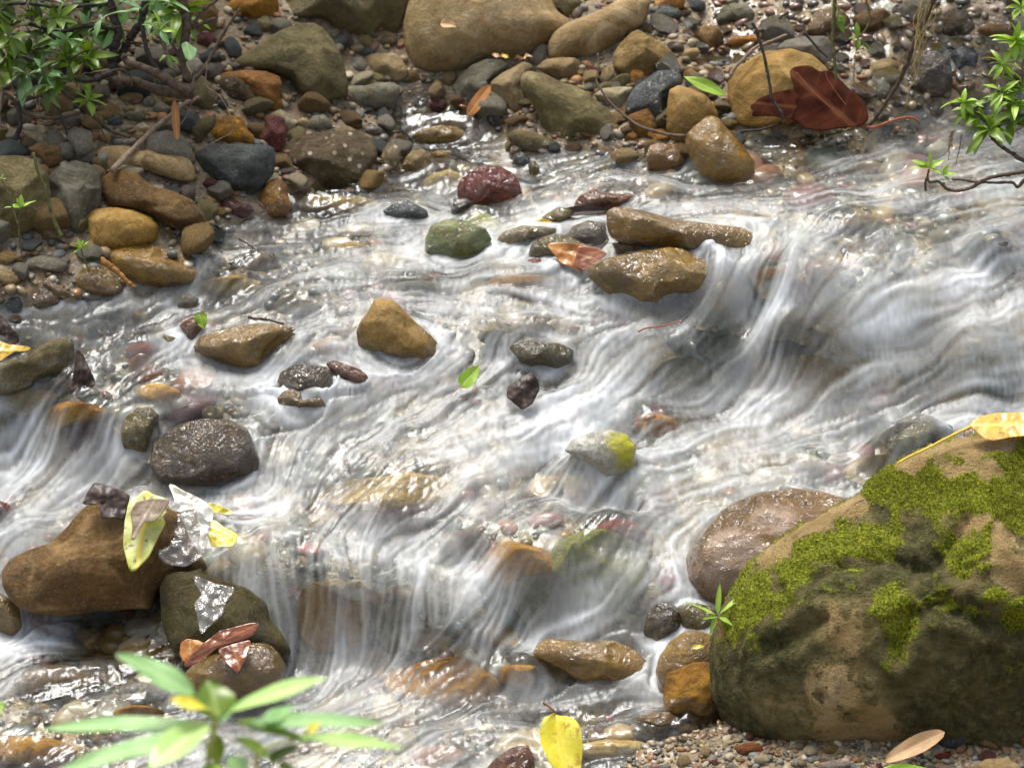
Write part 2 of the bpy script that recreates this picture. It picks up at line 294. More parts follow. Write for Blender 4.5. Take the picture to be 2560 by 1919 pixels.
# ------------------------------------------------------------------ the stones, and a soggy leaf built as a rock wedge: kind | rock type | options | outline seen in the photo | label
ROCKS = """
boulder|olive|t=.8|a -90,1085 0,1075 150,1080 260,1110 330,1200 350,1350 300,1500 180,1600 60,1650 -90,1690|big olive boulder cut by the left edge, behind the bright green sprig
boulder|greygreen|t=.7|a 330,1230 420,1140 520,1105 620,1130 690,1200 705,1300 690,1430 620,1480 580,1600 520,1620 430,1500 370,1400|upright smooth grey-green oval boulder beside the big olive boulder
boulder|brown|n=.07|a 700,1230 780,1175 870,1165 960,1210 1060,1290 1200,1320 1330,1380 1420,1480 1430,1560 1350,1600 1250,1570 1150,1540 1000,1460 880,1440 760,1430 700,1350|long brown boulder sloping down to the water below the dark slate block
boulder|beige|n=.06|a 640,1060 700,1010 850,1005 1000,1030 1150,1060 1300,1090 1345,1160 1350,1230 1250,1240 1100,1200 950,1160 840,1150 720,1200 650,1140|long pale brown log-shaped boulder left of the dark slate block
rock|grey|n=.08|a 470,1080 540,1020 640,1020 650,1130 560,1130 480,1110|small knobbly grey rock at the left end of the log-shaped boulder
rock|brown|t=.7|a 190,1020 300,985 420,1010 480,1060 470,1120 340,1180 250,1100|reddish brown rock wedged behind the grey-green oval boulder
boulder|slate|f=6 n=.04 wet=.4|a 1350,1060 1400,1025 1500,1000 1700,995 1850,1000 1900,1030 1905,1120 1890,1200 1800,1290 1680,1370 1560,1350 1460,1310 1380,1200 1345,1120|dark blue slate block with a flat top on the left bank
rock|ochre|f=7|a 1390,1020 1400,960 1480,880 1500,820 1590,790 1680,820 1710,900 1760,940 1750,990 1690,1000 1600,1000 1500,1010|angular yellow ochre rock behind the dark slate block
rock|olive|n=.08|a 1300,900 1340,840 1430,800 1500,810 1480,880 1400,960 1370,1010 1310,970|dull olive rock left of the angular ochre rock
pebble|beige||a 1555,990 1600,950 1640,940 1690,970 1710,1000 1620,1010|pale tan pebble between the ochre rock and the slate block
rock|maroon|f=6|b 110,960 170,870 180,810 230,790 300,810 330,880 320,960 300,1020 250,1060 200,1000 130,990|upright maroon rock leaning on the conglomerate boulder
rock|pale||b 130,820 200,780 280,755 350,790 385,850 370,920 320,930 200,860 140,850|rounded cream rock behind the upright maroon rock
rock|orange|f=5 b=760|a 1440,540 1560,500 1700,485 1830,490 1930,530 1950,580 1930,640 1960,720 1900,760 1820,740 1750,650 1600,560|blocky orange-brown rock below the furrowed olive boulder
rock|darkbrown|n=.08|a 1470,560 1540,520 1640,530 1730,580 1760,650 1820,720 1700,700 1600,680 1500,620|dark brown rock in front of the blocky orange rock
boulder|olive|f=5 n=.06 t=.7|b -110,470 -20,400 60,350 170,280 230,240 300,200 400,165 500,158 570,190 620,250 680,340 720,440 750,560 740,640 650,660 600,700 500,690 430,640 350,540 200,490 0,490|large furrowed olive boulder like a wedge left of the flat grey stone
boulder|olive|t=1 b=210|b 250,200 250,80 300,-60 400,-150 800,-200 1150,-150 1160,0 1130,120 1100,200 900,250 700,260 640,240 560,180 400,150 300,190|huge shaded olive boulder at the top edge, left of the beige boulder
boulder|beige|t=.8 n=.03 b=480|b 1120,200 1150,60 1180,-60 1300,-150 1700,-180 2050,-120 2150,0 2200,90 2300,150 2330,230 2200,300 2120,330 2000,380 1850,400 1700,410 1550,480 1400,500 1250,490 1180,440 1130,320|huge smooth beige boulder with a dead leaf on it
boulder|beige|t=.7 n=.03 b=400|c 465,300 500,230 600,160 700,120 830,70 950,0 1050,-40 1150,-30 1180,20 1160,110 1130,170 1050,210 950,290 850,350 750,400 650,390 550,400 480,400|long tapering brown boulder lying against the huge beige boulder
boulder|olive||c 450,20 480,-40 600,-60 690,-20 700,50 660,110 600,130 520,90|round olive boulder at the top edge behind the long tapering boulder
rock|greygreen|n=.03 t=.7|b 610,640 640,605 750,595 880,590 960,570 1060,570 1105,600 1100,670 1060,720 950,750 850,740 700,740 640,720 612,690|flat smooth grey-green stone lying by the inlet pool
rock|beige|f=4|b 860,390 920,370 1000,370 1080,370 1130,430 1170,490 1150,540 1080,570 1000,520 920,510 880,470|tan rock under the shadow left of the huge beige boulder
pebble|olive||b 860,545 890,515 960,505 1020,530 1025,560 980,580 900,582|flat oval olive pebble just above the flat grey-green stone
pebble|grey|f=4|b 745,450 790,400 840,395 880,440 878,490 820,500 760,480|pointed grey pebble right of the furrowed olive boulder
pebble|slate||b 765,370 800,330 870,318 930,350 950,380 880,390 800,395|smooth slate pebble behind the pointed grey pebble
rock|purple|f=5|b 680,240 710,190 750,220 790,290 760,320 700,330|upright purple-grey shard in the shade of the top boulder
rock|olive||b 790,270 840,235 900,245 930,290 900,330 820,320|shaded olive cobble right of the purple-grey shard
rock|darkbrown||b 950,300 1000,240 1080,240 1090,290 1020,330|dark cobble in the gap between the two huge boulders
rock|olive||b 90,190 120,130 180,115 235,150 240,210 180,230 120,220|small round olive stone on the sandy bank near the top
rock|greygreen|n=.04|b 1475,600 1520,520 1600,450 1700,410 1800,410 1860,450 1830,500 1760,560 1740,640 1780,720 1640,730 1540,740 1480,680|rounded grey-green rock at the right of the inlet pool
rock|beige|f=4|b 1730,570 1800,510 1880,470 1960,425 2020,450 2030,490 1960,520 1940,600 1980,700 1960,760 1880,790 1800,740 1740,660|tan-grey rock behind the upright orange leaf
rock|beige|f=3|c 380,470 450,410 560,398 660,400 700,430 700,500 670,570 600,560 500,520 420,490|pinkish tan rock above the big leaning boulder
boulder|olive|f=5 n=.07 t=.7|c 275,560 290,510 340,490 450,510 560,570 680,600 760,650 820,720 880,750 940,830 990,920 1040,980 950,990 850,980 700,970 560,1000 500,940 420,860 390,770 330,680 285,620|big leaning olive-tan boulder sloping right into the water
rock|grey|n=.07|c 330,410 370,340 430,300 470,310 480,400 440,440 390,465|striped grey cobble at the left tip of the long tapering boulder
boulder|tan|f=5 t=.8|c 915,390 960,310 1050,220 1100,205 1150,240 1250,290 1330,360 1365,430 1340,480 1250,510 1180,520 1080,530 1000,520 920,470|tent-shaped tan boulder below the long tapering boulder
rock|orange||c 1030,560 1030,480 1080,440 1130,470 1145,540 1110,590 1040,590|small upright rusty tan stone before the tent-shaped boulder
rock|pale|f=4|c 780,660 850,610 950,600 1060,600 1030,680 1000,760 940,750 850,710|cream tan rock left of the dark blue boulder
boulder|slate|f=5 wet=.5|c 1000,770 1010,700 1060,610 1150,540 1230,490 1340,485 1390,520 1400,590 1340,600 1310,680 1290,780 1280,860 1220,870 1140,820 1060,790|glossy dark blue boulder in the middle of the far bank
boulder|tanochre|n=.03|c 1290,800 1295,700 1310,620 1370,590 1470,615 1560,660 1620,730 1650,800 1620,900 1500,960 1400,1000 1320,960 1285,880|upright tan boulder right of the dark blue boulder
boulder|tanochre|n=.03 wet=.7|c 1415,1000 1420,930 1480,870 1560,810 1600,795 1650,820 1700,880 1780,960 1840,1040 1900,1110 1900,1200 1830,1260 1700,1250 1600,1230 1520,1190 1460,1110|wet pointed olive-tan boulder standing in the far edge of the stream
rock|ochre|f=5|c 1020,800 1090,770 1160,745 1200,800 1230,870 1220,930 1100,960 1040,920 1030,860|ochre rock at the foot of the dark blue boulder
rock|ochre|f=5 wet=.8|c 1140,1080 1170,1010 1240,985 1340,1000 1420,1030 1425,1100 1370,1140 1250,1145 1160,1130|wet yellow-orange block in the water left of the pointed boulder
rock|ochre||c 1185,990 1190,900 1260,890 1330,950 1340,1000 1250,990|small ochre stone wedged above the wet yellow-orange block
rock|olive|n=.03|c 185,940 220,900 280,895 380,915 480,950 560,1000 580,1030 500,1050 400,1065 300,1050 220,1000|flat oval brown stone at the mouth of the inlet pool
pebble|brown|wet=1|c 200,1060 215,1010 260,1000 295,1030 280,1070 220,1090|small brown wet pebble under the flat oval stone
pebble|slate|f=4 wet=1|c 220,1120 240,1060 290,1045 350,1095 330,1140 270,1140|angular wet slate pebble above the red rock
pebble|olive|wet=1|c 330,1150 360,1100 400,1130 420,1180 360,1190|little olive pebble right of the angular slate pebble
rock|beige|wet=.6|b 1180,940 1250,890 1380,865 1500,875 1580,930 1570,960 1450,970 1300,965|flat pinkish stone just breaking the inlet pool
pebble|red|wet=1|b 1295,700 1330,660 1390,665 1440,710 1430,740 1370,748 1310,735|small wet red stone in the inlet pool under the beige boulder
rock|black|wet=1|b 1700,800 1740,770 1830,770 1890,830 1850,880 1760,880 1710,850|shiny black stone in the inlet pool by the orange leaf
boulder|conglomerate|n=.1 f=4|b 260,1060 320,990 400,930 550,915 700,895 830,900 900,950 945,1020 950,1080 900,1170 880,1250 780,1300 650,1300 500,1290 420,1260 330,1170 265,1130|rough brown conglomerate boulder full of pale pebbles
rock|conglomerate|n=.12 wet=.4|b 960,1110 1000,1010 1060,980 1110,1020 1110,1110 1080,1180 1000,1180|rough grey-brown lump right of the conglomerate boulder
rock|beige|n=.12 wet=.4|b 1110,1150 1150,1080 1200,1040 1270,1030 1320,1080 1310,1150 1250,1200 1150,1190|lumpy cream-brown rock right of the rough grey-brown lump
pebble|tan|wet=.5|b 1310,1060 1370,1035 1440,1050 1460,1085 1400,1100 1330,1095|flat tan pebble at the end of the rock row by the inlet
rock|ochre|n=.05 wet=.5|a 1770,1420 1800,1340 1860,1250 1920,1225 1980,1270 1990,1350 2020,1430 1980,1480 1900,1500 1800,1480|egg-shaped rusty ochre stone at the water edge under the slate block
rock|maroon|f=5 wet=.9|a 1490,1400 1520,1340 1590,1350 1660,1400 1730,1410 1760,1450 1700,1500 1600,1500 1520,1450|wet maroon stone beside the egg-shaped ochre stone
rock|tan|f=4|a 1370,1430 1430,1350 1490,1380 1490,1450 1420,1480|small tan stone left of the wet maroon stone
boulder|tanochre|n=.03|a 580,1500 650,1440 800,1430 930,1450 1050,1500 1100,1570 1090,1660 900,1720 700,1740 600,1700|rounded ochre-brown boulder below the long brown boulder
boulder|tanochre|n=.04 wet=.55 t=1|e 660,190 730,145 850,130 1000,130 1100,160 1200,220 1300,260 1400,330 1350,400 1200,430 1000,430 850,380 720,280|broad flat-topped tan boulder dipping into the left edge of the stream
rock|tan|n=.05 wet=.7|e 430,400 480,340 560,290 640,280 740,310 820,380 860,450 800,490 650,490 520,450|rounded wet tan rock left of the broad flat-topped boulder
rock|tanochre|wet=.8|e 250,400 300,360 380,360 440,420 540,480 600,500 500,540 400,540 300,480|low brown wet rock left of the rounded tan rock
rock|brown|wet=1|e 165,510 190,460 300,450 400,480 420,540 350,590 200,590|glistening brown rock with a twig across it near the left edge
rock|grey|n=.07|e 90,300 150,240 300,215 440,240 480,280 440,330 300,320 160,350|ribbed grey rock on the left bank under the twigs
pebble|tan||e -30,230 20,180 100,190 130,240 60,290 -30,290|tan pebble at the left edge above the ribbed grey rock
pebble|beige||e -40,330 40,310 110,340 160,380 100,430 -40,420|beige pebble at the left edge below the ribbed grey rock
rock|slate|wet=1|e 20,560 60,510 130,500 165,550 150,610 60,620|glassy dark teal rock at the left water edge
boulder|olive|t=.6 f=3|e -90,990 80,920 250,850 370,790 450,780 510,800 520,900 510,980 450,1040 300,1090 150,1150 20,1200 -90,1210|long olive-brown boulder like a log end at the left edge
rock|rust|f=4 wet=1|e 1235,720 1250,680 1330,640 1390,640 1400,740 1340,790 1270,770|bright rust-orange wet rock with a green leaf behind it
rock|tanochre|n=.05 wet=1|e 1330,850 1380,780 1500,730 1650,700 1800,680 1950,690 2050,720 1950,820 1870,890 1800,950 1700,970 1550,930 1420,900|broad wet tan rock with white glints right of the rust-orange rock
rock|pale|s=1|e 1870,900 1950,820 2080,790 2200,830 2230,900 2150,960 1950,970|pale green-white stone under water right of the broad wet tan rock
pebble|olive|wet=1|e 1095,800 1130,760 1210,780 1240,830 1160,850|small dark olive stone left of the rust-orange rock
pebble|grey|wet=1|e 1220,560 1240,500 1310,480 1380,520 1330,570|small grey stone washed over above the rust-orange rock
boulder|tanochre|n=.035 wet=.35 t=.75|f 800,1020 830,950 890,870 930,795 980,785 1060,800 1130,870 1220,960 1320,1040 1400,1120 1440,1200 1350,1240 1200,1210 1050,1160 880,1150 815,1110|pointed ochre-tan boulder standing alone in midstream
rock|darkbrown|f=4 wet=1|f 235,1420 280,1300 350,1260 450,1240 600,1260 640,1320 650,1400 560,1440 430,1440 300,1460|dark brown wet rock in the stream below the pointed boulder
rock|rust|f=3 wet=1|f 590,1240 650,1215 750,1250 830,1280 900,1330 920,1390 850,1400 750,1370 650,1330|rusty wet wedge of rock resting on the dark brown wet rock
rock|tanochre|n=.05 wet=1|f 255,1480 300,1430 360,1410 420,1440 440,1500 560,1470 610,1540 500,1560 280,1560|low golden wet stone in front of the dark brown wet rock
rock|moss|n=.06 wet=1|f 1850,1170 1870,1110 1960,1080 2100,1085 2220,1100 2310,1150 2300,1210 2200,1250 2050,1260 1900,1240|dark mossy oval stone in midstream below the tan slab
boulder|green|n=.04 wet=.5|f 1270,460 1280,370 1320,290 1400,250 1490,235 1600,270 1700,310 1740,380 1700,450 1600,490 1400,500|smooth green and cream boulder in the stream left of the crossed leaves
rock|slate|f=7 wet=.8|f 980,190 1050,140 1110,130 1150,110 1200,130 1290,180 1310,220 1200,245 1050,240|jagged dark green slate stone left of the red rock
boulder|red|n=.13 wet=1|b 1495,1300 1520,1240 1600,1180 1700,1140 1800,1150 1890,1200 1930,1270 1960,1340 1850,1370 1700,1370 1600,1400 1510,1370|knobbly glistening red rock in the upper stream
rock|black|wet=1|b 1455,1430 1480,1380 1560,1370 1620,1400 1540,1450 1470,1500|black wet stone tucked under the red rock
rock|yellowgreen|s=1|b 1490,1500 1540,1430 1650,1380 1750,1420 1830,1500 1860,1560 1700,1600 1550,1560|yellow-green stone under water below the red rock
rock|pale|n=.05 wet=.6|f 1750,390 1820,330 1950,285 2100,290 2200,310 2150,360 1950,380 1850,420|low arched cream stone right of the green and cream boulder
rock|olive|wet=1|g 330,480 350,420 420,370 520,340 600,350 700,400 780,440 700,500 500,520 380,520|round olive wet stone behind the folded orange leaf
pebble|rust|n=.08 wet=1|g 280,560 330,520 400,510 480,540 460,570 350,590|small rusty wet pebble below the folded orange leaf
rock|grey|n=.03 wet=.9|g 580,360 640,290 750,250 870,270 880,370 830,410 700,420 620,400|grey striped stone with water running over it by the long tan rock
boulder|tanochre|n=.05 wet=1|g 870,190 930,155 1050,170 1180,200 1320,240 1500,260 1680,285 1820,300 1900,340 1945,420 1940,460 1850,470 1750,500 1650,500 1450,470 1300,440 1150,410 1000,400 900,370 875,290|long glistening tan rock lying across the middle of the stream
boulder|tan|n=.05 wet=.85 f=2|g 735,580 800,530 930,500 1080,465 1200,450 1300,435 1400,445 1500,500 1570,530 1610,600 1630,680 1620,740 1500,770 1380,770 1260,810 1130,830 1030,830 900,760 800,690 740,640|broad glistening tan slab in front of the long tan rock
rock|brown|wet=1|g 900,400 1000,400 1150,400 1250,410 1200,450 1050,480 950,470|brown wet rock squeezed between the long tan rock and the slab
rock|rust|f=4 wet=1|g 640,140 690,80 790,35 850,60 1000,70 1150,70 1190,100 1000,150 880,140 750,150 680,180|rusty brown wet rock above the left end of the long tan rock
rock|olive|n=.07 wet=1|g 380,270 450,210 540,160 640,170 660,210 560,260 450,280|speckled olive stone behind the curled dark leaf
boulder|white|s=.7 n=.03 patch=1 d=-.03|k 580,460 640,380 760,330 900,310 1020,350 1080,430 1080,530 1000,590 880,640 800,600 700,520|white domed stone with a yellow patch, water sliding over it
boulder|palebrown|n=.045 wet=.6 t=.8 patch=2|k 1395,1330 1420,1190 1480,1090 1580,970 1680,860 1800,790 1950,740 2150,710 2350,740 2600,800 2650,1000 2600,1200 2000,1520 1700,1540 1560,1520 1450,1440|large wet brown boulder with a pale face behind the mossy boulder
rock|darkbrown|n=.1 wet=1|m 1285,540 1320,430 1400,340 1480,330 1560,370 1590,470 1590,560 1500,600 1380,610|dark crusty wet stone under the large wet brown boulder
rock|olive||m 1540,380 1600,340 1720,335 1850,370 1900,430 1900,530 1700,560 1590,520|smooth olive stone between the crusty stone and the mossy boulder
boulder|tan|n=.03 wet=.5|m 1385,860 1420,750 1500,640 1600,570 1700,550 1820,580 1900,650 1900,900 1700,980 1500,1020 1410,960|rounded tan boulder with a tiny yellow leaf beside the mossy boulder
boulder|ochre|n=.06 f=3|m 1440,1180 1450,1040 1480,890 1560,860 1680,805 1800,800 1900,850 1950,1000 1920,1200 1850,1290 1740,1280 1600,1210 1500,1200|bright orange ochre boulder at the foot of the mossy boulder
boulder|tanochre|n=.05 wet=1 f=2|m 410,740 450,660 540,615 680,625 850,640 1050,630 1200,690 1320,790 1385,880 1380,950 1250,985 1100,985 900,950 750,920 660,860 500,790|long wet golden-brown rock in the lower stream left of the orange boulder
rock|brown|n=.09 wet=1|m 1170,1280 1260,1230 1400,1195 1500,1200 1590,1260 1620,1310 1500,1350 1350,1330|speckled brown stone awash before the bright orange boulder
pebble|brown|wet=1|m 1540,1400 1580,1375 1700,1400 1740,1430 1620,1450|flat brown pebble awash at the gravel edge
boulder|rust|n=.04 wet=1|m 50,1640 130,1550 250,1475 380,1460 440,1560 430,1850 50,1850|reddish wet stone at the bottom edge under the big yellow leaf
rock|olive|s=1|m 150,960 250,870 400,830 560,880 620,960 500,1010 300,1020|olive stone under water left of the long golden-brown rock
boulder|brown|n=.085 f=4 t=.7 wet=.35 b=975 d=-.09|i 5,730 60,660 200,590 350,540 450,450 560,310 660,250 720,280 900,290 1150,280 1250,330 1300,500 1400,650 1450,700 1300,730 1150,770 1080,850 1050,960 900,960 700,970 450,1000 330,990 150,970 60,900 10,820|big brown boulder draped with leaves and plastic at the left
boulder|moss|n=.09 t=.8 d=-.03 wet=.3|i 1100,850 1150,760 1250,735 1400,760 1550,800 1700,850 1830,960 1860,1080 1950,1150 2020,1250 1900,1330 1700,1310 1400,1300 1200,1260 1120,1100|dark mossy boulder propping up the leaf-draped boulder
rock|tan|wet=.8|i -60,880 0,885 60,920 130,980 150,1080 90,1130 0,1110 -60,1100|tan wet stone at the left edge by the tip of the leaf-draped boulder
boulder|tanochre|n=.05 wet=1|i 1290,1530 1280,1430 1400,1330 1550,1280 1700,1220 1850,1230 1930,1300 1980,1400 1960,1480 1900,1580 1700,1680 1400,1670|glistening golden-brown stone under the rolled red-brown leaf
boulder|darkbrown|n=.07 wet=1|e 1030,1650 1060,1520 1150,1440 1280,1370 1420,1340 1580,1350 1700,1400 1750,1500 1800,1620 1790,1740 1600,1800 1300,1790 1080,1740|dark round boulder covered in glints at the left of the stream
rock|olive|n=.05 wet=1|e 830,1420 870,1330 950,1265 1050,1270 1100,1320 1060,1420 1020,1540 950,1570 850,1530|dark olive pointed stone left of the dark round boulder
rock|brown|wet=1|l 1755,390 1780,320 1850,280 2000,280 2150,330 2000,420 1850,445 1780,430|dark brown wet stone under the golden leaf at the right edge
rock|olive|n=.04 wet=1 s=.4|l 1220,520 1260,440 1350,340 1450,270 1600,240 1720,290 1720,380 1600,420 1400,540 1300,560|olive domed stone with water sliding over it by the golden leaf stalk
rock|brown|s=.5 wet=1|h 1830,490 1920,420 2040,350 2130,400 2130,480 2000,520 1900,520|brown-grey stone breaking the rapids near the right edge
rock|pale|s=1|i 130,320 140,200 200,100 300,60 400,120 430,230 380,330 250,360|pale domed stone under white water at the left edge
pebble|red|s=.6|i -50,330 0,250 60,270 110,330 60,370 -50,370|small red stone in the water at the left edge
boulder|tanochre|t=.9|d 160,680 170,560 230,470 330,400 450,350 600,340 750,380 830,460 900,560 900,700 750,850 400,900 210,850|rounded tan boulder behind the big red-brown leaf
boulder|grey|t=.8|d 490,340 560,280 700,250 830,250 880,290 890,380 850,460 600,380|grey boulder above the rounded tan boulder at the right
rock|greygreen||d 80,130 130,50 200,20 300,30 350,90 330,160 200,150 100,170|grey-green cobble in the shallow trickle at the top right
rock|brown||d -110,250 -80,200 10,175 100,185 140,240 130,300 60,340 -50,330|dark brown cobble with a tan top in the top trickle
rock|orange|t=.8|d 140,300 200,250 350,240 460,250 450,300 300,320 180,330|flat ochre slab lit in the top trickle
rock|brown|f=3 wet=.5|d 700,220 760,90 870,50 960,70 1010,130 1000,220 900,250 760,250|rust-brown rock behind the mossy upright twig
rock|brown|f=4 wet=.3|d 1020,120 1100,80 1250,60 1300,110 1290,200 1150,230 1040,210|square reddish brown rock left of the blue-grey rock
rock|grey|f=4|d 1330,60 1400,0 1550,-20 1600,50 1560,150 1430,170 1350,130|blue-grey rock behind the hanging roots at the top right
rock|darkbrown|wet=.4|d 1600,130 1700,60 1850,80 1900,180 1850,260 1700,280 1600,230|very dark rock right of the hanging roots
rock|brown||d 1870,210 2000,160 2200,130 2280,250 2100,270 1950,250|brown rock near the right edge above the small falls
boulder|darkbrown|wet=1 f=3|d 1390,420 1450,350 1600,350 1700,400 1720,560 1700,660 1550,680 1400,600|dark wet block beside the small back waterfall
rock|beige||d 1130,500 1160,430 1260,400 1330,420 1350,480 1250,530 1160,560|tan-grey cobble left of the slanting dark branch
rock|greygreen|wet=1|d 1150,620 1170,560 1240,530 1300,570 1310,650 1230,700 1160,690|wet greenish cobble beneath the slanting dark branch
rock|slate|wet=1|d 1700,380 1750,320 1850,320 1900,380 1880,470 1750,480|dark glassy dome with the small back waterfall running over it
rock|olive||d 1870,280 1930,240 1980,280 1970,340 1890,330|small round stone above the small back waterfall
rock|brown|wet=1|d 1700,600 1800,560 1880,570 1870,640 1760,660|brown wet stone at the foot of the small back waterfall
boulder|brown|wet=.7|d 1950,420 2050,380 2300,340 2300,600 2100,620 1960,560|brown boulder at the right edge behind the leafy sprigs
rock|orange|n=.08|c 1180,50 1200,-20 1400,-40 1420,20 1400,60 1290,70|orange rock at the top edge right of the long tapering boulder
rock|slate||c 1180,130 1220,70 1290,45 1370,60 1410,110 1370,140 1250,160|dark blue cobble below the orange top-edge rock
rock|slate||c 1405,60 1420,-10 1500,-20 1560,20 1560,70 1460,85|dark slate cobble at the top edge right of the orange rock
rock|beige|n=.07|c 1340,400 1420,340 1500,330 1530,370 1450,420|knobbly pale cobble right of the tent-shaped boulder
rock|brown||c 1360,500 1400,460 1500,460 1540,490 1500,530 1400,540|rusty cobble above the long green-yellow leaf
pebble|maroon||c 730,490 760,460 830,465 840,510 790,540 740,530|reddish pebble left of the tent-shaped boulder
rock|beige|f=4|c 820,560 850,480 890,450 930,500 930,560 870,600|grey-brown pointed cobble behind the thin drooping branch
rock|greygreen||c 700,630 740,570 810,550 850,600 800,640|dull grey cobble above the cream tan rock
pebble|brown||c 1120,210 1180,180 1240,200 1230,240 1160,235|brown pebble at the tip of the tent-shaped boulder
rock|maroon|f=5|a 1330,260 1380,225 1460,225 1500,270 1480,330 1400,320 1350,290|angular maroon rock on the sandy bank beside the bush
boulder|grey|n=.04|a 1180,450 1250,400 1370,400 1410,450 1390,520 1300,560 1200,530|flat light grey boulder behind the large pale green leaf
rock|grey||b 440,870 500,800 580,790 640,850 640,890 540,905 460,900|grey cobble on the sand behind the conglomerate boulder
pebble|slate|f=4|b 930,850 950,760 1000,735 1040,790 1050,850 990,870|upright dark slate chip under the flat grey-green stone
pebble|purple|wet=1|b 800,900 850,860 930,860 990,890 970,930 880,930|purple-grey wet pebbly chip at the edge of the inlet pool
boulder|ochre|n=.1 b=125|a 1520,150 1540,60 1640,-40 1900,-80 1930,50 1900,120 1750,130 1620,140|rough mustard-yellow rock at the top edge
boulder|tan|n=.06|a 1290,200 1290,0 1450,-60 1510,100 1490,200 1400,260|tan boulder at the top edge behind the bush stems
rock|beige||a 820,680 870,640 930,625 990,660 980,710 900,720 840,710|grey-brown cobble just under the thick fallen stem
pebble|grey||a 980,700 1020,665 1070,680 1060,740 1000,745|pale grey pebble with a straw across it under the fallen stem
rock|greygreen||a 840,790 900,765 980,770 1010,810 960,850 880,840|grey-brown cobble in the middle of the left bank pebbles
rock|slate||a 710,850 770,800 840,800 850,850 780,880|blue-grey cobble right of the bright green rosette
rock|pale||a 930,870 990,840 1040,880 1040,910 970,920|cream pebble under the slanting bank twig
pebble|beige||a 850,740 900,725 940,750 900,780 840,775|small brown pebble over the middle left bank cobble
pebble|tan||a 960,780 1000,760 1040,790 1020,830|small ochre pebble in the left bank pebbles
rock|greygreen||a 1050,740 1110,700 1180,740 1170,800 1080,820|dark green cobble left of the orange bamboo-like strip
pebble|grey||a 840,990 880,950 950,960 940,1000 880,1010|grey pebble just above the log-shaped boulder
pebble|beige||a 910,930 950,905 1000,920 1000,960 940,970|pale pebble crossed by the slanting bank twig
pebble|grey||a 1100,980 1150,910 1210,950 1210,1000 1150,1010|grey pebble right of the slanting bank twig
pebble|greygreen||a 1210,1010 1280,975 1340,1000 1350,1040 1270,1045|olive oval pebble left of the dark slate block
rock|grey||a 470,910 520,870 570,900 560,950 500,960|small grey rock under the shaded maroon rock
rock|purple|f=4|a 330,840 420,780 530,760 570,830 520,890 400,880|shaded maroon-grey rock left of the bright green rosette
rock|greygreen|f=3|a 20,790 100,740 200,770 260,830 200,880 60,870|shaded green-grey rock in the far left under the bush
rock|brown||a 600,920 660,890 740,900 760,940 680,960|brown flat stone under the left bush twigs
rock|beige||a 300,950 360,900 440,910 470,950 400,980|greyish stone at the far left above the brown rock
pebble|rust||n 210,1300 280,1260 380,1260 420,1320 360,1350 250,1350|rust-brown oval pebble on the bottom right gravel
pebble|grey||n 570,1290 620,1260 700,1270 700,1300 620,1320|pale grey oval pebble at the foot of the mossy boulder
pebble|tan||n 820,1310 860,1270 920,1275 950,1310 900,1340 830,1340|golden cream pebble at the foot of the mossy boulder
rock|slate|f=3|n 1620,1270 1650,1180 1740,1165 1820,1200 1830,1260 1750,1310 1660,1310|dark slate stone right of the dry tan leaf on the gravel
rock|brown|f=4|n 1830,1220 1900,1190 2000,1250 2050,1310 1950,1300|dark brown chip right of the dark slate gravel stone
pebble|red||n 1580,1350 1640,1330 1710,1330 1690,1370 1600,1385|thin red pebble below the dark slate gravel stone
rock|beige||n 1870,1420 1950,1370 2100,1365 2190,1420 2200,1500 1900,1500|flat pinkish brown stone at the bottom right corner
rock|purple|f=3|n 780,1400 900,1380 1040,1385 1050,1430 900,1480 800,1450|flat grey-brown stone at the bottom edge of the gravel
pebble|tan||n 440,1320 490,1310 530,1330 480,1350|little tan pebble beside the rust-brown oval pebble
pebble|rust||n 2180,1230 2212,1180 2300,1170 2300,1300 2200,1290|brown stone at the right edge beside the gravel
"""
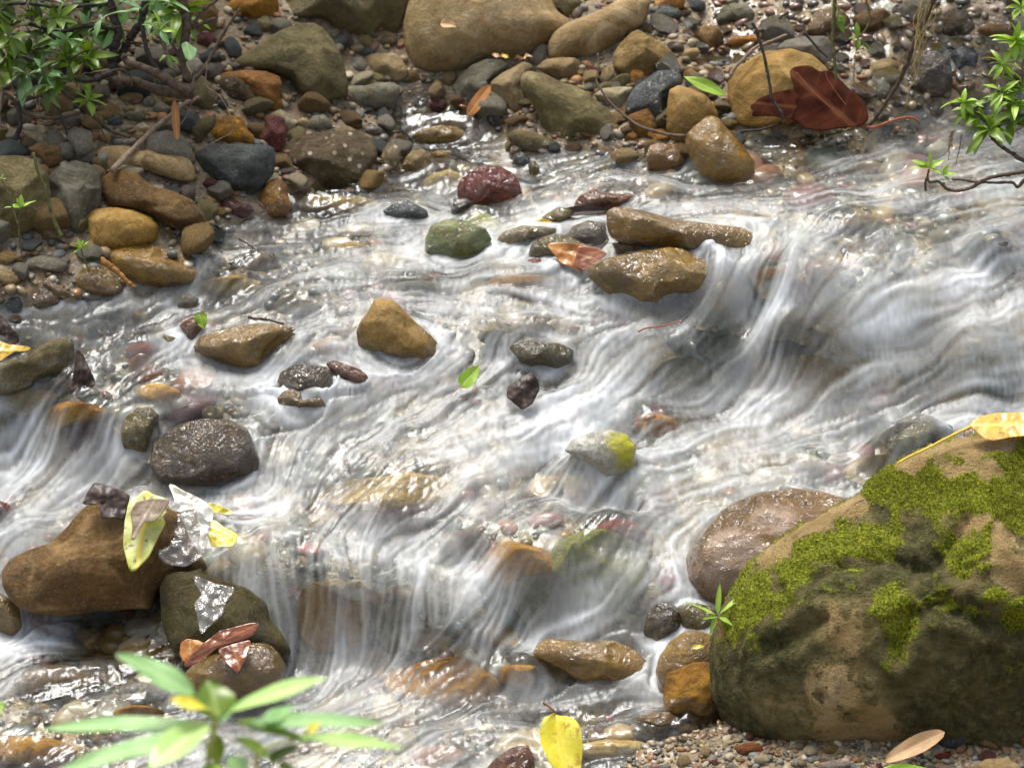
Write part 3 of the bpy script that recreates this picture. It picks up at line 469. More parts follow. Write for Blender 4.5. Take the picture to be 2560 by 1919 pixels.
# cobbles lying on the stream bed, seen through the water:  x,y,rx,ry (D frame) | rock type | label
SUNK = """1730,800,105,42|sand|broad sand-coloured slab under the right-hand rapids
1665,592,40,20|amber|small yellow stone under the little fall right of the tan slab
1340,1140,45,26|red|dark red stone under water above the yellowish sunken stone
1290,1200,110,75|yellowgreen|large yellowish stone under the water in the lower middle
1120,1195,75,45|amber|orange-tan stone under water left of the yellowish sunken stone
850,1040,130,45|sand|long sand-coloured stone under the smooth slide in the middle
850,1110,70,28|maroon|dark red stone under the smooth slide in the middle
690,1300,45,60|amber|golden stone behind the left of the lower fall
770,1300,28,60|amber|rust-brown stone behind the middle of the lower fall
850,1320,40,50|olive|olive stone behind the right of the lower fall
960,1440,110,45|amber|peach-coloured stone under the foot of the lower fall
1170,1270,60,45|pale|pale domed stone under white water in the lower middle
308,748,36,16|red|salmon-red stone under the left shallows
340,835,40,16|amber|orange stone under the left slide
200,935,50,30|maroon|pinkish stone under water left of the dark olive pointed stone
165,880,60,22|amber|orange-brown stone under the left slide near the long boulder
715,742,34,20|amber|orange stone under water beside the pale green one
1135,600,72,22|amber|orange-brown stone under water left of the broad tan slab
1080,715,38,16|olive|olive patch of stone under water above the dark mossy oval
1165,705,28,14|brown|brown stone under water above the dark mossy oval
960,375,42,26|sand|tan stone under the ripples left of the red rock
720,425,90,20|sand|flat sandy stone just under the calm water by the egg-shaped stone
1000,255,60,12|brown|brown stone under the clear inlet pool
500,600,60,18|sand|tan stone under the ripples by the broad flat-topped boulder
1420,905,40,22|amber|peach stone under water upstream of the white domed stone
1900,1000,70,22|sand|tan stone under water upstream of the olive domed stone
1750,985,25,20|pale|pale stone under the rapids right of the white domed stone
120,1450,85,30|brown|brown ridge of stone under water in the lower left
60,1600,80,25|amber|orange-tan stone under water in the bottom left corner
300,1530,50,14|amber|rust-coloured stone under water in the lower left
1330,1600,70,18|sand|tan stone under the shallows by the big yellow leaf
1450,1560,60,16|brown|brown stone under the shallows below the speckled brown stone
1130,1460,50,18|amber|golden stone under water left of the sunken olive stone
560,560,38,12|brown|brown stone under the ripples left of centre
760,530,36,11|sand|beige stone under the ripples in the upper left water
900,610,45,14|greygreen|grey-green stone under the ripples in midstream
1400,440,60,14|olive|olive stone under the smooth water above the long tan rock
1850,470,60,16|brown|brown stone under the smooth tongue at the right
1690,760,40,20|purple|purple-grey stone under the right-hand rapids
1480,790,60,40|olive|olive-brown stone under the curling fall at the right
1560,740,50,24|greygreen|grey-green stone under the lip of the right-hand fall
1330,420,40,12|sand|tan stone under the water left of the yellow-orange block
60,850,60,16|sand|tan sandy stone under the slack water at the left edge
1000,1150,50,24|brown|brown stone under the smooth slide below the middle
640,650,45,14|olive|olive stone under the ripples left of the pointed boulder
2000,420,60,16|grey|grey stone under the smooth tongue at the right"""
RK = []
for ln in ROCKS.strip().split('\n'):
    name, mat, opt, pts, label = ln.split('|')
    o = dict(t=.8, n=.05, f=0, wet=-1, s=0, b=None, patch=0, d=0)
    for q in opt.split():
        k, v = q.split('='); o[k] = float(v)
    fr = pts.split()[0]
    if 'n=' in opt and o['n'] > .03: o['f'] += 2
    if 'f=' not in opt and 'n=' not in opt: o['f'] = 2; o['n'] = .065
    if o['b'] is not None: o['b'] = px(fr, 0, o['b'])[1]
    RK.append(dict(name=name, mat=mat, pts=P(pts), label=label, **o))
for ln in SUNK.split('\n'):
    e, mat, label = ln.split('|'); x, y, rx, ry = [float(v) for v in e.split(',')]
    r = random.Random(label); a = np.arange(14) / 14 * 2 * math.pi
    q = np.array([px('D', x + 1.25 * rx * math.cos(t) * r.uniform(.85, 1.1), y + 1.3 * ry * math.sin(t) * r.uniform(.85, 1.1)) for t in a])
    RK.append(dict(name='stone', mat=mat, pts=q, label=label, t=.9, n=.05, f=0, wet=-1, s=1, b=None, patch=0, d=0))
def radial(pts, n=240, sm=1):
    a = pts; b = np.roll(pts, -1, 0); cr = a[:, 0] * b[:, 1] - b[:, 0] * a[:, 1]; A = cr.sum() / 2
    c = ((a + b) * cr[:, None]).sum(0) / (6 * A)
    ph = np.arange(n) / n * 2 * math.pi; R_ = np.zeros(n)
    for k, t in enumerate(ph):
        d = np.array([math.cos(t), -math.sin(t)])      # picture y runs down
        e = b - a; den = d[0] * e[:, 1] - d[1] * e[:, 0]; den = np.where(abs(den) < 1e-9, 1e-9, den)
        u = ((a[:, 0] - c[0]) * e[:, 1] - (a[:, 1] - c[1]) * e[:, 0]) / den
        v = ((a[:, 0] - c[0]) * d[1] - (a[:, 1] - c[1]) * d[0]) / den
        ok = (v >= -1e-6) & (v <= 1 + 1e-6) & (u > 0); R_[k] = u[ok].max() if ok.any() else 10
    for _ in range(sm): R_ = (np.roll(R_, 1) + 2 * R_ + np.roll(R_, -1)) / 4
    return c, R_, math.sqrt(abs(A) / math.pi)
for k, r in enumerate(RK):
    c, rad, s = radial(r['pts']); r['c'] = c; r['rad'] = rad
    by = r['b'] if r['b'] is not None else r['pts'][:, 1].max()
    g = hit([(c[0], min(by, 2000))])[0]
    if r['s'] >= 1: g = hit([c])[0]
    d0 = (g - CAM) @ Fv; size = s * d0 * MPP
    r['T'] = size * r['t']
    r['dc'] = d0 + r['T'] * (0.45 if r['s'] < 1 else 0.15) + r['d']
    r['size'] = s * r['dc'] * MPP; r['g'] = g
    ctr = at_depth([c], r['dc'])[0]
    if r['s'] >= 1: ctr = ctr + np.array([0, 0, -r['size'] * 0.25 - 0.02])
    r['ctr'] = ctr
    # footprint on the ground plan (an ellipse), for the water to flow round or over
    wpx = (r['pts'][:, 0].max() - r['pts'][:, 0].min()) / 2 * MPP * r['dc']
    r['foot'] = (ctr[0], ctr[1], max(wpx * .92, .01), max(r['T'] * .9, .01))
    hz = (r['pts'][:, 1].max() - r['pts'][:, 1].min()) / 2 * MPP * r['dc']
    r['top'] = ctr[2] + hz * 0.9
# ------------------------------------------------------------------ the current: direction seen at points of the photograph (D frame x,y,dx,dy)
FL = """2150,420,-1,.25 1900,450,-1,.3 1750,380,-1,.2 1600,430,-1,.08 1400,400,-1,.08 1000,350,-1,.1 1780,520,-.8,.5 1900,560,-.9,.6 1620,620,-.25,1 1660,600,-.3,1 1700,640,-.5,1 1850,620,-1,.8 2100,600,-1,.35 2000,750,-1,.3 1950,680,-1,.25
1450,720,-.7,.6 1500,780,-.6,1 1600,800,-.5,1 1700,820,-.6,.9 1850,860,-1,.35 2100,850,-1,.25 1600,900,-1,.15 1400,900,-.9,.5 1300,800,-.5,.7 1250,850,-.6,.8 1100,900,-1,.3 1450,980,-1,.4 1800,950,-1,.5 1950,960,-1,.6 1250,950,-1,.4 1150,1050,-1,.5 1000,1000,-1,.55
850,1030,-1,.7 750,1080,-1,.6 1300,1050,-1,.45 1500,1050,-1,.25 1700,1030,-1,.3 1100,1150,-.9,.8 1200,1150,-1,.9 1350,1250,-.7,1 1450,1200,-.6,1 900,1150,-1,.3 1000,1220,-1,.3 640,960,-.3,1 620,1020,-.4,1 600,880,-1,.2 560,1090,-1,.1 700,880,-1,.15 480,1130,-1,.1
640,1290,.4,1 560,1230,.4,1 720,1300,.12,1 800,1280,.12,1 900,1300,.3,1 960,1280,.3,1 720,1420,-.1,1 1000,1400,-.8,.8 1050,1360,-.9,.7 950,1450,-1,.4 800,1490,-1,.3 1100,1420,-.3,1 1200,1430,-.1,1 1250,1330,-1,.2 1180,1300,-.6,1 600,1530,-1,.1 1100,1560,-1,.1 1300,1550,-1,.1 1400,1480,-1,.05 1450,1600,-1,.05
500,750,-1,.1 800,600,-1,.1 600,600,-1,.3 450,620,-1,.6 300,700,-1,.4 200,740,-.9,.2 900,700,-1,.1 700,780,-1,.2 1050,800,-.7,.5 500,830,-1,.25 350,850,-1,.5 250,880,-1,.8 220,930,-1,.9 150,960,-.5,.9 80,950,-.4,1 60,1080,-.9,.7 30,1150,-1,.5 180,1100,-1,.5 50,1400,-.8,.6 100,1380,-1,.3 300,1400,-1,.05
250,1500,-1,.2 60,1560,-1,.4 400,1500,-1,.1 100,1620,-1,.5 1000,550,-1,.05 1200,650,-1,.15 1000,480,-1,.1 700,500,-1,.1 900,250,-1,.1 1100,700,-1,.1 1900,100,-1,.4 2100,150,-.3,1"""
FD = []
for q in FL.split():
    x, y, dx, dy = [float(v) for v in q.split(',')]
    FD.append((x, y, dx, dy))
FD = np.array(FD); n_ = np.hypot(FD[:, 2], FD[:, 3]); st = 26.0
pa = np.array([px('D', a, b) for a, b in FD[:, :2]]); pb = np.array([px('D', a, b) for a, b in FD[:, :2] + FD[:, 2:] / n_[:, None] * st])
ha = hit_on(W0, pa); hb = hit_on(W0, pb); fv = (hb - ha)[:, :2]; fv /= np.linalg.norm(fv, axis=1)[:, None] + 1e-9
def shep(X, V, Q, p=3.0, e=0.03):
    out = np.zeros((len(Q),) + V.shape[1:])
    for s in range(0, len(Q), 20000):
        q = Q[s:s+20000]; d2 = ((q[:, None] - X[None]) ** 2).sum(2) + e * e; wt = d2 ** (-p / 2)
        out[s:s+20000] = (wt @ V) / (wt.sum(1)[:, None] if V.ndim > 1 else wt.sum(1))
    return out
CQ = np.stack([GX, GY], -1).reshape(-1, 2)
FV = shep(ha[:, :2], fv, np.clip(CQ, [-1.3, 3.6], [1.3, 6.3])).reshape(GX.shape + (2,))
FO = """2100,620,.8 1900,690,.85 1620,620,.65 1650,700,.8 1750,780,.4 1550,740,.4 1460,760,.4 1700,870,.7 1300,830,.75 1250,880,.7 1150,930,.6 1280,970,.9 1400,900,.45 1500,960,.5 2000,870,.45 2150,400,.65 1950,420,.5 1700,370,.2 1600,360,.12 1500,380,.2 1300,1000,.8 1000,1010,.65 850,1000,.55 900,1060,.42 800,1080,.45 700,1060,.5 560,1090,.65 1000,1080,.45 1150,1100,.35
1050,1240,.8 1200,1250,.85 1150,1300,.6 1250,1350,.8 1000,1330,.55 750,1350,.55 850,1380,.5 700,1230,.45 640,1260,.35 700,1400,.35 950,1430,.3 1050,1500,.3 1300,1480,.3 1250,1560,.15 900,1520,.45 600,1550,.4 200,1400,.05 300,1350,.0 400,1350,.0 100,1370,.5 40,1400,.65 120,1500,.12 200,1560,.2 100,1600,.2 350,1560,.4 80,1030,.8 150,950,.5 60,930,.7 200,1080,.5 300,1000,.2 60,1140,.5
450,720,.35 600,560,.4 400,770,.35 650,780,.5 750,850,.45 900,780,.55 1050,620,.5 800,560,.4 900,500,.45 700,500,.35 1000,400,.25 1000,330,.12 950,250,.0 900,280,.02 700,440,.03 1250,700,.45 1400,680,.4 1100,750,.45 500,640,.25 250,720,.25 350,830,.25 150,860,.02 60,860,.02 1850,520,.35 2000,500,.3 2212,580,.6 1800,300,.0 1750,320,.05 1950,280,.08 2100,260,.15 1750,960,.5 1950,1040,.5
1450,1200,.6 1500,1130,.5 1400,1350,.25 550,430,.08 1550,500,.55 1350,1220,.4 1250,1170,.42 1100,1190,.45 1900,100,.1 2100,170,.3 2130,120,.35 1700,60,.15 1600,120,.15 1450,1590,.05 1550,1560,.02 1000,1600,.3 1000,1640,.35 1300,1640,.2 2050,300,.35 2160,300,.42 1900,335,.32 1800,345,.28 500,600,.35 300,650,.2 800,1200,.55 900,1240,.6 600,1190,.4"""
FOa = np.array([[float(v) for v in q.split(',')] for q in FO.split()])
hf = hit_on(W0, np.array([px('D', a, b) for a, b in FOa[:, :2]]))
FOAM = shep(hf[:, :2], FOa[:, 2], np.clip(CQ, [-1.3, 3.6], [1.3, 6.3]), p=3, e=.02).reshape(GX.shape)
# water runs over the sunken stones, piles up before the standing ones and swirls round them
U0 = FV.copy()
for r in RK:
    x, y, rx, ry = r['foot']; rx += .006; ry += .006
    if abs(x) > 1.45 or y > 6.6: continue
    ex, ey = (GX - x) / rx, (GY - y) / ry; rr = np.sqrt(ex * ex + ey * ey) + 1e-6
    wl = float(samp(W0, x, y))
    if r['s'] >= .4:
        hgt = max(0, r['top'] + (.012 if r['patch'] != 1 else -.008) - wl) if r['s'] < 1 else .016
        hgt = min(hgt, .07)
        u = U0[int(np.clip((y - Y0) / G, 0, GX.shape[0]-1)), int(np.clip((x - X0) / G, 0, GX.shape[1]-1))]
        dn = ((GX - x) * u[0] + (GY - y) * u[1]) / rx            # distance downstream
        rr2 = np.sqrt(ex**2 + ey**2 - np.where(dn > 0, .55 * np.minimum(dn, 3)**2 * 0.6, 0)).clip(0) if False else rr
        FOAM -= .24 * np.exp(-(rr / .95) ** 2) * sstep(.1, .4, FOAM)
        WB += hgt * np.exp(-(rr2 / 1.15) ** 2 * 1.2) - hgt * .35 * np.exp(-((rr - 1.9) / .5) ** 2) * (dn > 0)
    elif r['top'] > wl and r['g'][2] < wl + .05 and abs(float(samp(SDF, x, y))) < .6 and float(samp(SDF, x, y - ry)) < .02:
        m = (rr < 4)
        ux, uy = FV[..., 0], FV[..., 1]; hx, hy = ex / rr, ey / rr
        dot = ux * hx + uy * hy; k = np.where(m, 1 / np.maximum(rr, 1) ** 2, 0) * .95
        FV = np.stack([ux - k * (2 * dot * hx - ux) * 1.0, uy - k * (2 * dot * hy - uy)], -1)
        up = np.maximum(-dot, 0); sz = min(rx, ry)
        WB += np.where(m, .24 * min(sz, .08) * up * np.exp(-((rr - 1) / .22) ** 2) - .10 * min(sz, .08) * np.maximum(dot, 0) * np.exp(-((rr - 1.15) / .3) ** 2), 0)
        FOAM += np.where(m, .26 * np.maximum(dot, 0) * np.exp(-((rr - 1.4) / .5) ** 2) + .34 * up * np.exp(-((rr - 1.05) / .16) ** 2), 0) * sstep(0.02, .3, FOAM)
FV = blur(FV[..., 0], 1), blur(FV[..., 1], 1)
nn = np.hypot(*FV) + 1e-6; FX, FY = FV[0] / nn, FV[1] / nn
WB = blur(WB, 1)
calm = 1 - sstep(.02, .2, FOAM)
# fine grid of the water surface; the streaks are noise drawn out along the current (line integral convolution)
DX, DY = .0026, .0036
fx_ = np.arange(-1.28, 1.28 + 1e-6, DX); fy_ = np.arange(3.55, 6.35 + 1e-6, DY)
HX, HY = np.meshgrid(fx_, fy_); NH, NW = HX.shape
ux = samp(FX, HX, HY) .astype(np.float32); uy = samp(FY, HX, HY).astype(np.float32)
jit = fbm(np.stack([HX * 16, HY * 16], -1), 2, 31)         # slight turbulence turns the threads
ca, sa = np.cos(jit * .5), np.sin(jit * .5); ux, uy = (ux * ca - uy * sa).astype(np.float32), (ux * sa + uy * ca).astype(np.float32)
rng = np.random.default_rng(7)
fine = rng.random((NH, NW)).astype(np.float32); fine = (fine + np.roll(fine, 1, 1) + np.roll(fine, 1, 0)) / 3
mid = perlin(np.stack([HX * 120, HY * 90], -1), 3).astype(np.float32)
wide = perlin(np.stack([HX * 42, HY * 34], -1), 4).astype(np.float32)
def lic(fields, L, step):
    acc = [f.copy() for f in fields]; cnt = 1
    for sg in (1, -1):
        cx = np.broadcast_to(np.arange(NW, dtype=np.float32), (NH, NW)).copy(); cy = np.broadcast_to(np.arange(NH, dtype=np.float32)[:, None], (NH, NW)).copy()
        for k in range(L):
            ix = np.clip(cx + .5, 0, NW-1).astype(np.int32); iy = np.clip(cy + .5, 0, NH-1).astype(np.int32); f = iy * NW + ix
            for a, F_ in zip(acc, fields): a += F_.ravel()[f]
            cx += ux.ravel()[f] * (sg * step / DX); cy += uy.ravel()[f] * (sg * step / DY)
        cnt += L
    return [a / cnt for a in acc]
A1, A2 = lic([fine, mid], 16, .0035)
A1 = blur(A1, 1); A2 = blur(A2, 1)
A3, A4 = lic([wide, mid], 20, .005)
big = perlin(np.stack([HX * 15, HY * 15], -1), 14).astype(np.float32)
A5, = lic([big], 22, .008)
nrm = lambda a: (a - a.mean()) / (a.std() + 1e-9)
A1, A2, A3, A4, A5 = map(nrm, (A1, A2, A3, A4, A5))
con = .55 + .75 * sstep(-.5, .7, fbm(np.stack([HX * 9, HY * 9], -1), 2, 61))
foam = samp(FOAM, HX, HY); cal = samp(calm, HX, HY)
wz = samp(WB, HX, HY)
gyd, gxd = np.gradient(samp(W0, HX, HY), DY, DX); slope = np.hypot(gxd, gyd)
boil = fbm(np.stack([HX * 30, HY * 24], -1), 4, 77)
turb = sstep(.25, .8, foam) * (1 - sstep(.35, .9, slope))
chop = fbm(np.stack([HX * 62 , HY * 46], -1), 3, 91)
wz = wz + (.0036 * A5 + (.00018 * A3 + .00012 * A4 + .00008 * A2 + .00003 * A1) * con) * (1 - .75 * cal) + .0042 * boil * (.2 + .8 * turb) * (1 - cal) + .0018 * chop * (.1 + .9 * sstep(.55, .2, foam)) * (1 - .8 * cal) + .0006 * chop * cal
foamv = foam * .75 - .06 + foam * con * (.13 * A5 + .045 * A3 + .05 * A4 + .055 * A2) + .06 * foam * con * A1 + .12 * np.maximum(boil, 0) * turb + .010 * A2
foamv = np.where(foam < .1, foamv * foam * 10, foamv)
sd_f = samp(SDF, HX, HY); bz = samp(BED, HX, HY)
keep = (wz > bz - .02) | (sd_f < .05)
def grid_faces(nh, nw, mask=None):
    i = np.arange((nh - 1) * (nw - 1)); r0 = i // (nw - 1); c0 = i % (nw - 1); a = r0 * nw + c0
    F_ = np.stack([a, a + 1, a + nw + 1, a + nw], 1)
    if mask is not None: m = mask.ravel(); F_ = F_[m[F_[:, 0]] | m[F_[:, 2]]]
    return F_
def stretched(a0, a1, step, far, n):
    g_ = np.geomspace(step, far, n); mid_ = np.arange(a0, a1 + 1e-9, step)
    return np.concatenate([(a0 - g_)[::-1], mid_, mid_[-1] + g_])
# bed and banks: one sheet running far beyond the view
bx = stretched(-1.45, 1.45, .008, 40, 40); by_ = stretched(3.4, 6.6, .008, 40, 40)
BX, BY = np.meshgrid(bx, by_)
BZ = samp(BED, BX, BY)
far = np.maximum(np.maximum(np.abs(BX) - 1.45, 0), np.maximum(np.abs(BY - 5.0) - 1.6, 0))
BZ = BZ + .0035 * fbm(np.stack([BX * 70, BY * 70], -1), 3, 21) * (far < .01) + .25 * sstep(0, 6, far) * (1 + .6 * fbm(np.stack([BX * .5, BY * .5], -1), 3, 8)) * sstep(.3, 5, np.maximum(BY - 6.6, 0) + np.maximum(3.4 - BY, 0)) * 2
s = NT('stream_bed'); v = s.coords(False)
nA = s.tex('Noise', v, 5, Detail=5); nB = s.tex('Noise', v, 140, Detail=4, Roughness=.7)
wv = s.n('VectorMath', operation='ADD'); nw_ = s.tex('Noise', v, 30, Detail=2); s.l(v, wv.inputs[0])
sc_ = s.n('VectorMath', operation='SCALE'); s.l(nw_.outputs['Color'], sc_.inputs[0]); sc_.inputs['Scale'].default_value = .022; s.l(sc_.outputs[0], wv.inputs[1])
v1 = s.tex('Voronoi', wv.outputs[0], 15); v2 = s.tex('Voronoi', wv.outputs[0], 120)
stops = [(0, (.20, .13, .07)), (.18, (.10, .075, .045)), (.32, (.28, .20, .11)), (.48, (.15, .14, .12)), (.6, (.25, .12, .055)), (.72, (.33, .27, .18)), (.85, (.09, .09, .085)), (1, (.22, .18, .12))]
sx = s.n('SeparateColor'); s.l(v1.outputs['Color'], sx.inputs[0]); sy = s.n('SeparateColor'); s.l(v2.outputs['Color'], sy.inputs[0])
c1 = s.ramp(sx.outputs[0], [(0, (.30, .21, .10)), (.16, (.18, .14, .08)), (.28, (.36, .27, .14)), (.42, (.20, .19, .13)), (.62, (.33, .27, .16)), (.74, (.16, .15, .11)), (.83, (.27, .20, .09))], 'CONSTANT'); c2 = s.ramp(sy.outputs[0], stops, 'CONSTANT')
sand = s.mix(nB.outputs[0], (.10, .075, .04), (.24, .185, .11))
col = s.mix(s.math('ADD', s.math('MULTIPLY', s.attr('dry').outputs['Fac'], .8), s.math('MULTIPLY', s.ramp(nA.outputs[0], [(.5, 0.0), (.62, .6)]), .3), True), c1, s.mix(.45, c2, sand))
col = s.mix(s.attr('sand').outputs['Fac'], col, s.mix(.25, sand, c2))
wf = s.attr('wet').outputs['Fac']
hs = s.n('HueSaturation'); hs.inputs['Value'].default_value = .85; hs.inputs['Saturation'].default_value = 1.2; s.l(col, hs.inputs['Color'])
col = s.mix(wf, col, hs.outputs[0])
h = s.math('ADD', s.math('MULTIPLY', v1.outputs['Distance'], -1.0), s.math('ADD', s.math('MULTIPLY', v2.outputs['Distance'], -.4), s.math('MULTIPLY', nB.outputs[0], .25)))
p = s.n('BsdfPrincipled'); s.l(col, p.inputs['Base Color']); s.l(s.bump(h, .5, .012), p.inputs['Normal'])
s.l(s.math('SUBTRACT', .85, s.math('MULTIPLY', wf, .5)), p.inputs['Roughness']); s.l(s.math('MULTIPLY', wf, .5), p.inputs['Coat Weight']); p.inputs['Coat Roughness'].default_value = .12
s.l(p.outputs[0], s.out.inputs[0]); M['bed'] = s.m
wetb = sstep(.035, .008, BZ - samp(WB, BX, BY)) * np.where(samp(SDF, BX, BY) > .12, 0.3, 1) + samp(TR, BX, BY) * .6
sandp = hit_on(TOPS, P("a 1600,200 1500,330 1950,730 1980,800 1700,130 1250,1100 1380,1280 1330,1350 1200,1250 1750,1330"))
sandp = np.concatenate([sandp, hit_on(TOPS, P("b 400,760 550,760 700,830 480,1330 800,1370 650,1360 1300,800 1500,830 1350,700"))])
sandw = np.zeros(BX.shape)
for q in sandp: sandw = np.maximum(sandw, np.exp(-((BX - q[0])**2 + (BY - q[1])**2) / .07**2))
bed = make_mesh('ground', np.stack([BX, BY, BZ], -1).reshape(-1, 3), grid_faces(*BX.shape), M['bed'], attrs={'dry': sstep(.0, -.02, samp(WB, BX, BY) - BZ - .012).ravel(), 'wet': np.clip(wetb, 0, 1).ravel(), 'sand': sstep(.25, .6, sandw + .15 * fbm(np.stack([BX*12, BY*12], -1), 2, 3)).ravel()})
tag(bed, kind='structure')
# water material: clear greenish water, and white aerated water where 'foam' is high
s = NT('stream_water'); v = s.coords(False)
fo = s.attr('foam').outputs['Fac']; sr = s.attr('streak').outputs['Fac']
tr = s.n('BsdfTransparent'); tr.inputs[0].default_value = (.90, .93, .92, 1)
gl = s.n('BsdfGlossy'); s.l(s.ramp(fo, [(0, .08), (.3, .38)]), gl.inputs['Roughness']); gl.inputs['Color'].default_value = (.93, .97, 1, 1)
mn = s.tex('Noise', v, 190, Detail=2, Roughness=.6); mp = s.n('Mapping')
bmp = s.bump(s.math('ADD', s.math('MULTIPLY', sr, .6), s.math('MULTIPLY', mn.outputs[0], .35)), .22, .003)
s.l(bmp, gl.inputs['Normal'])
fr_ = s.n('Fresnel'); fr_.inputs['IOR'].default_value = 1.36; s.l(bmp, fr_.inputs['Normal'])
m1 = s.n('MixShader'); s.l(s.math('MULTIPLY', fr_.outputs[0], 1.0, True), m1.inputs[0]); s.l(tr.outputs[0], m1.inputs[1]); s.l(gl.outputs[0], m1.inputs[2])
pf = s.n('BsdfPrincipled'); s.l(s.ramp(fo, [(0.0, (.50, .51, .47)), (.4, (.62, .65, .65)), (.7, (.74, .78, .80)), (1.0, (.86, .89, .91))]), pf.inputs['Base Color'])
pf.inputs['Roughness'].default_value = .5; pf.inputs['Specular IOR Level'].default_value = .4; s.l(bmp, pf.inputs['Normal'])
m2 = s.n('MixShader'); s.l(s.ramp(fo, [(0, 0.0), (.15, .13), (.45, .50), (.8, .88), (1, .96)]), m2.inputs[0]); tl = s.n('BsdfTranslucent'); tl.inputs[0].default_value = (.85, .86, .84, 1); m3 = s.n('MixShader'); m3.inputs[0].default_value = .15; s.l(pf.outputs[0], m3.inputs[1]); s.l(tl.outputs[0], m3.inputs[2])
s.l(m1.outputs[0], m2.inputs[1]); s.l(m3.outputs[0], m2.inputs[2])
s.l(m2.outputs[0], s.out.inputs[0]); M['water'] = s.m
# one water sheet: fine grid inside, stretched cells outside
ex_ = np.geomspace(.004, 14, 34); ox = np.concatenate([(fx_[0] - ex_)[::-1], fx_, fx_[-1] + ex_]); oy = np.concatenate([(fy_[0] - ex_)[::-1], fy_, fy_[-1] + ex_])
def padded(A): return np.pad(A, 34, mode='edge')
OX, OY = np.meshgrid(ox, oy); WZ = padded(wz); KP = padded(keep.astype(float)) > .5
WZ = WZ + 0 * OX
water = make_mesh('water', np.stack([OX, OY, WZ], -1).reshape(-1, 3), grid_faces(*OX.shape, mask=KP), M['water'],
                  attrs={'foam': np.clip(padded(foamv), 0, 1).ravel(), 'streak': padded(.5 * A2 + .5 * A1).ravel()})
tag(water, kind='structure')
# ------------------------------------------------------------------ build the stones
ICO = {}
def ico(n):
    if n not in ICO:
        bm = bmesh.new(); bmesh.ops.create_icosphere(bm, subdivisions=n, radius=1)
        ICO[n] = (np.array([v.co[:] for v in bm.verts]), np.array([[v.index for v in f.verts] for f in bm.faces])); bm.free()
    return ICO[n]
def rock_verts(r, sub, seed):
    V, F_ = ico(sub); rs = np.random.default_rng(seed)
    a, b, c = V[:, 0], V[:, 1], V[:, 2]; rho = np.sqrt(a*a + b*b); ph = np.arctan2(b, a) % (2 * math.pi)
    n = len(r['rad']); f = ph / (2 * math.pi) * n; i0 = f.astype(int) % n; t = f - np.floor(f)
    rad = (r['rad'][i0] * (1 - t) + r['rad'][(i0 + 1) % n] * t) * MPP * r['dc']
    rp = np.sin(np.arcsin(np.clip(rho, 0, 1)) * 1.0) ** .78; k = rad * rp
    cz = c.copy()
    if r['f']:
        S3 = np.stack([a * rp / (rho + 1e-9), b * rp / (rho + 1e-9), c], 1)
        for _ in range(int(r['f']) * 2 + 2):
            nv = rs.normal(size=3) * [1, .8, .5]; nv[2] = -abs(nv[2]) - .75; nv[1] += .15; nv /= np.linalg.norm(nv)
            h = S3 @ nv; S3 = S3 - np.outer(np.maximum(h - rs.uniform(.76, .92), 0) * .98, nv)
        q_ = np.hypot(S3[:, 0], S3[:, 1]); ph = np.arctan2(S3[:, 1], S3[:, 0]) % (2 * math.pi); f = ph / (2 * math.pi) * n; i0 = f.astype(int) % n; t = f - np.floor(f)
        rad = (r['rad'][i0] * (1 - t) + r['rad'][(i0 + 1) % n] * t) * MPP * r['dc']; k = rad * np.maximum(q_, np.where(np.abs(c) < .25, rp, 0)); cz = S3[:, 2]
    X = np.cos(ph) * k; Y = np.sin(ph) * k; Z = cz * r['T'] * (1 - .15 * (b > .3) * b)
    if r['s'] < 1: Y = np.where(Y < 0, Y * 1.12, Y)
    Q = np.stack([X, Y, Z], 1); sz = r['size']
    Wd = Q[:, :1] * Rv + Q[:, 1:2] * Uv + Q[:, 2:3] * Fv
    dirn = Wd / (np.linalg.norm(Wd, axis=1)[:, None] + 1e-9); off = rs.uniform(-50, 50, 3)
    d = r['n'] * sz * (fbm(Wd / sz * 1.3 + off, 2, 1) * .9)
    d += (r['n'] + .02) * sz * .45 * fbm(Wd / sz * 4 + off, 4, 2) + .012 * sz * np.abs(perlin(Wd / sz * 3 + off, 33)) * -2
    if r['mat'] in ('red', 'conglomerate', 'moss', 'ochre', 'rust', 'darkbrown'):
        d += r['n'] * sz * .45 * np.abs(fbm(Wd / sz * 8 + off, 2, 6))
    edge = .45 + .55 * np.abs(V[:, 2])
    return Wd + dirn * (d * edge)[:, None], F_
OBJ = {}
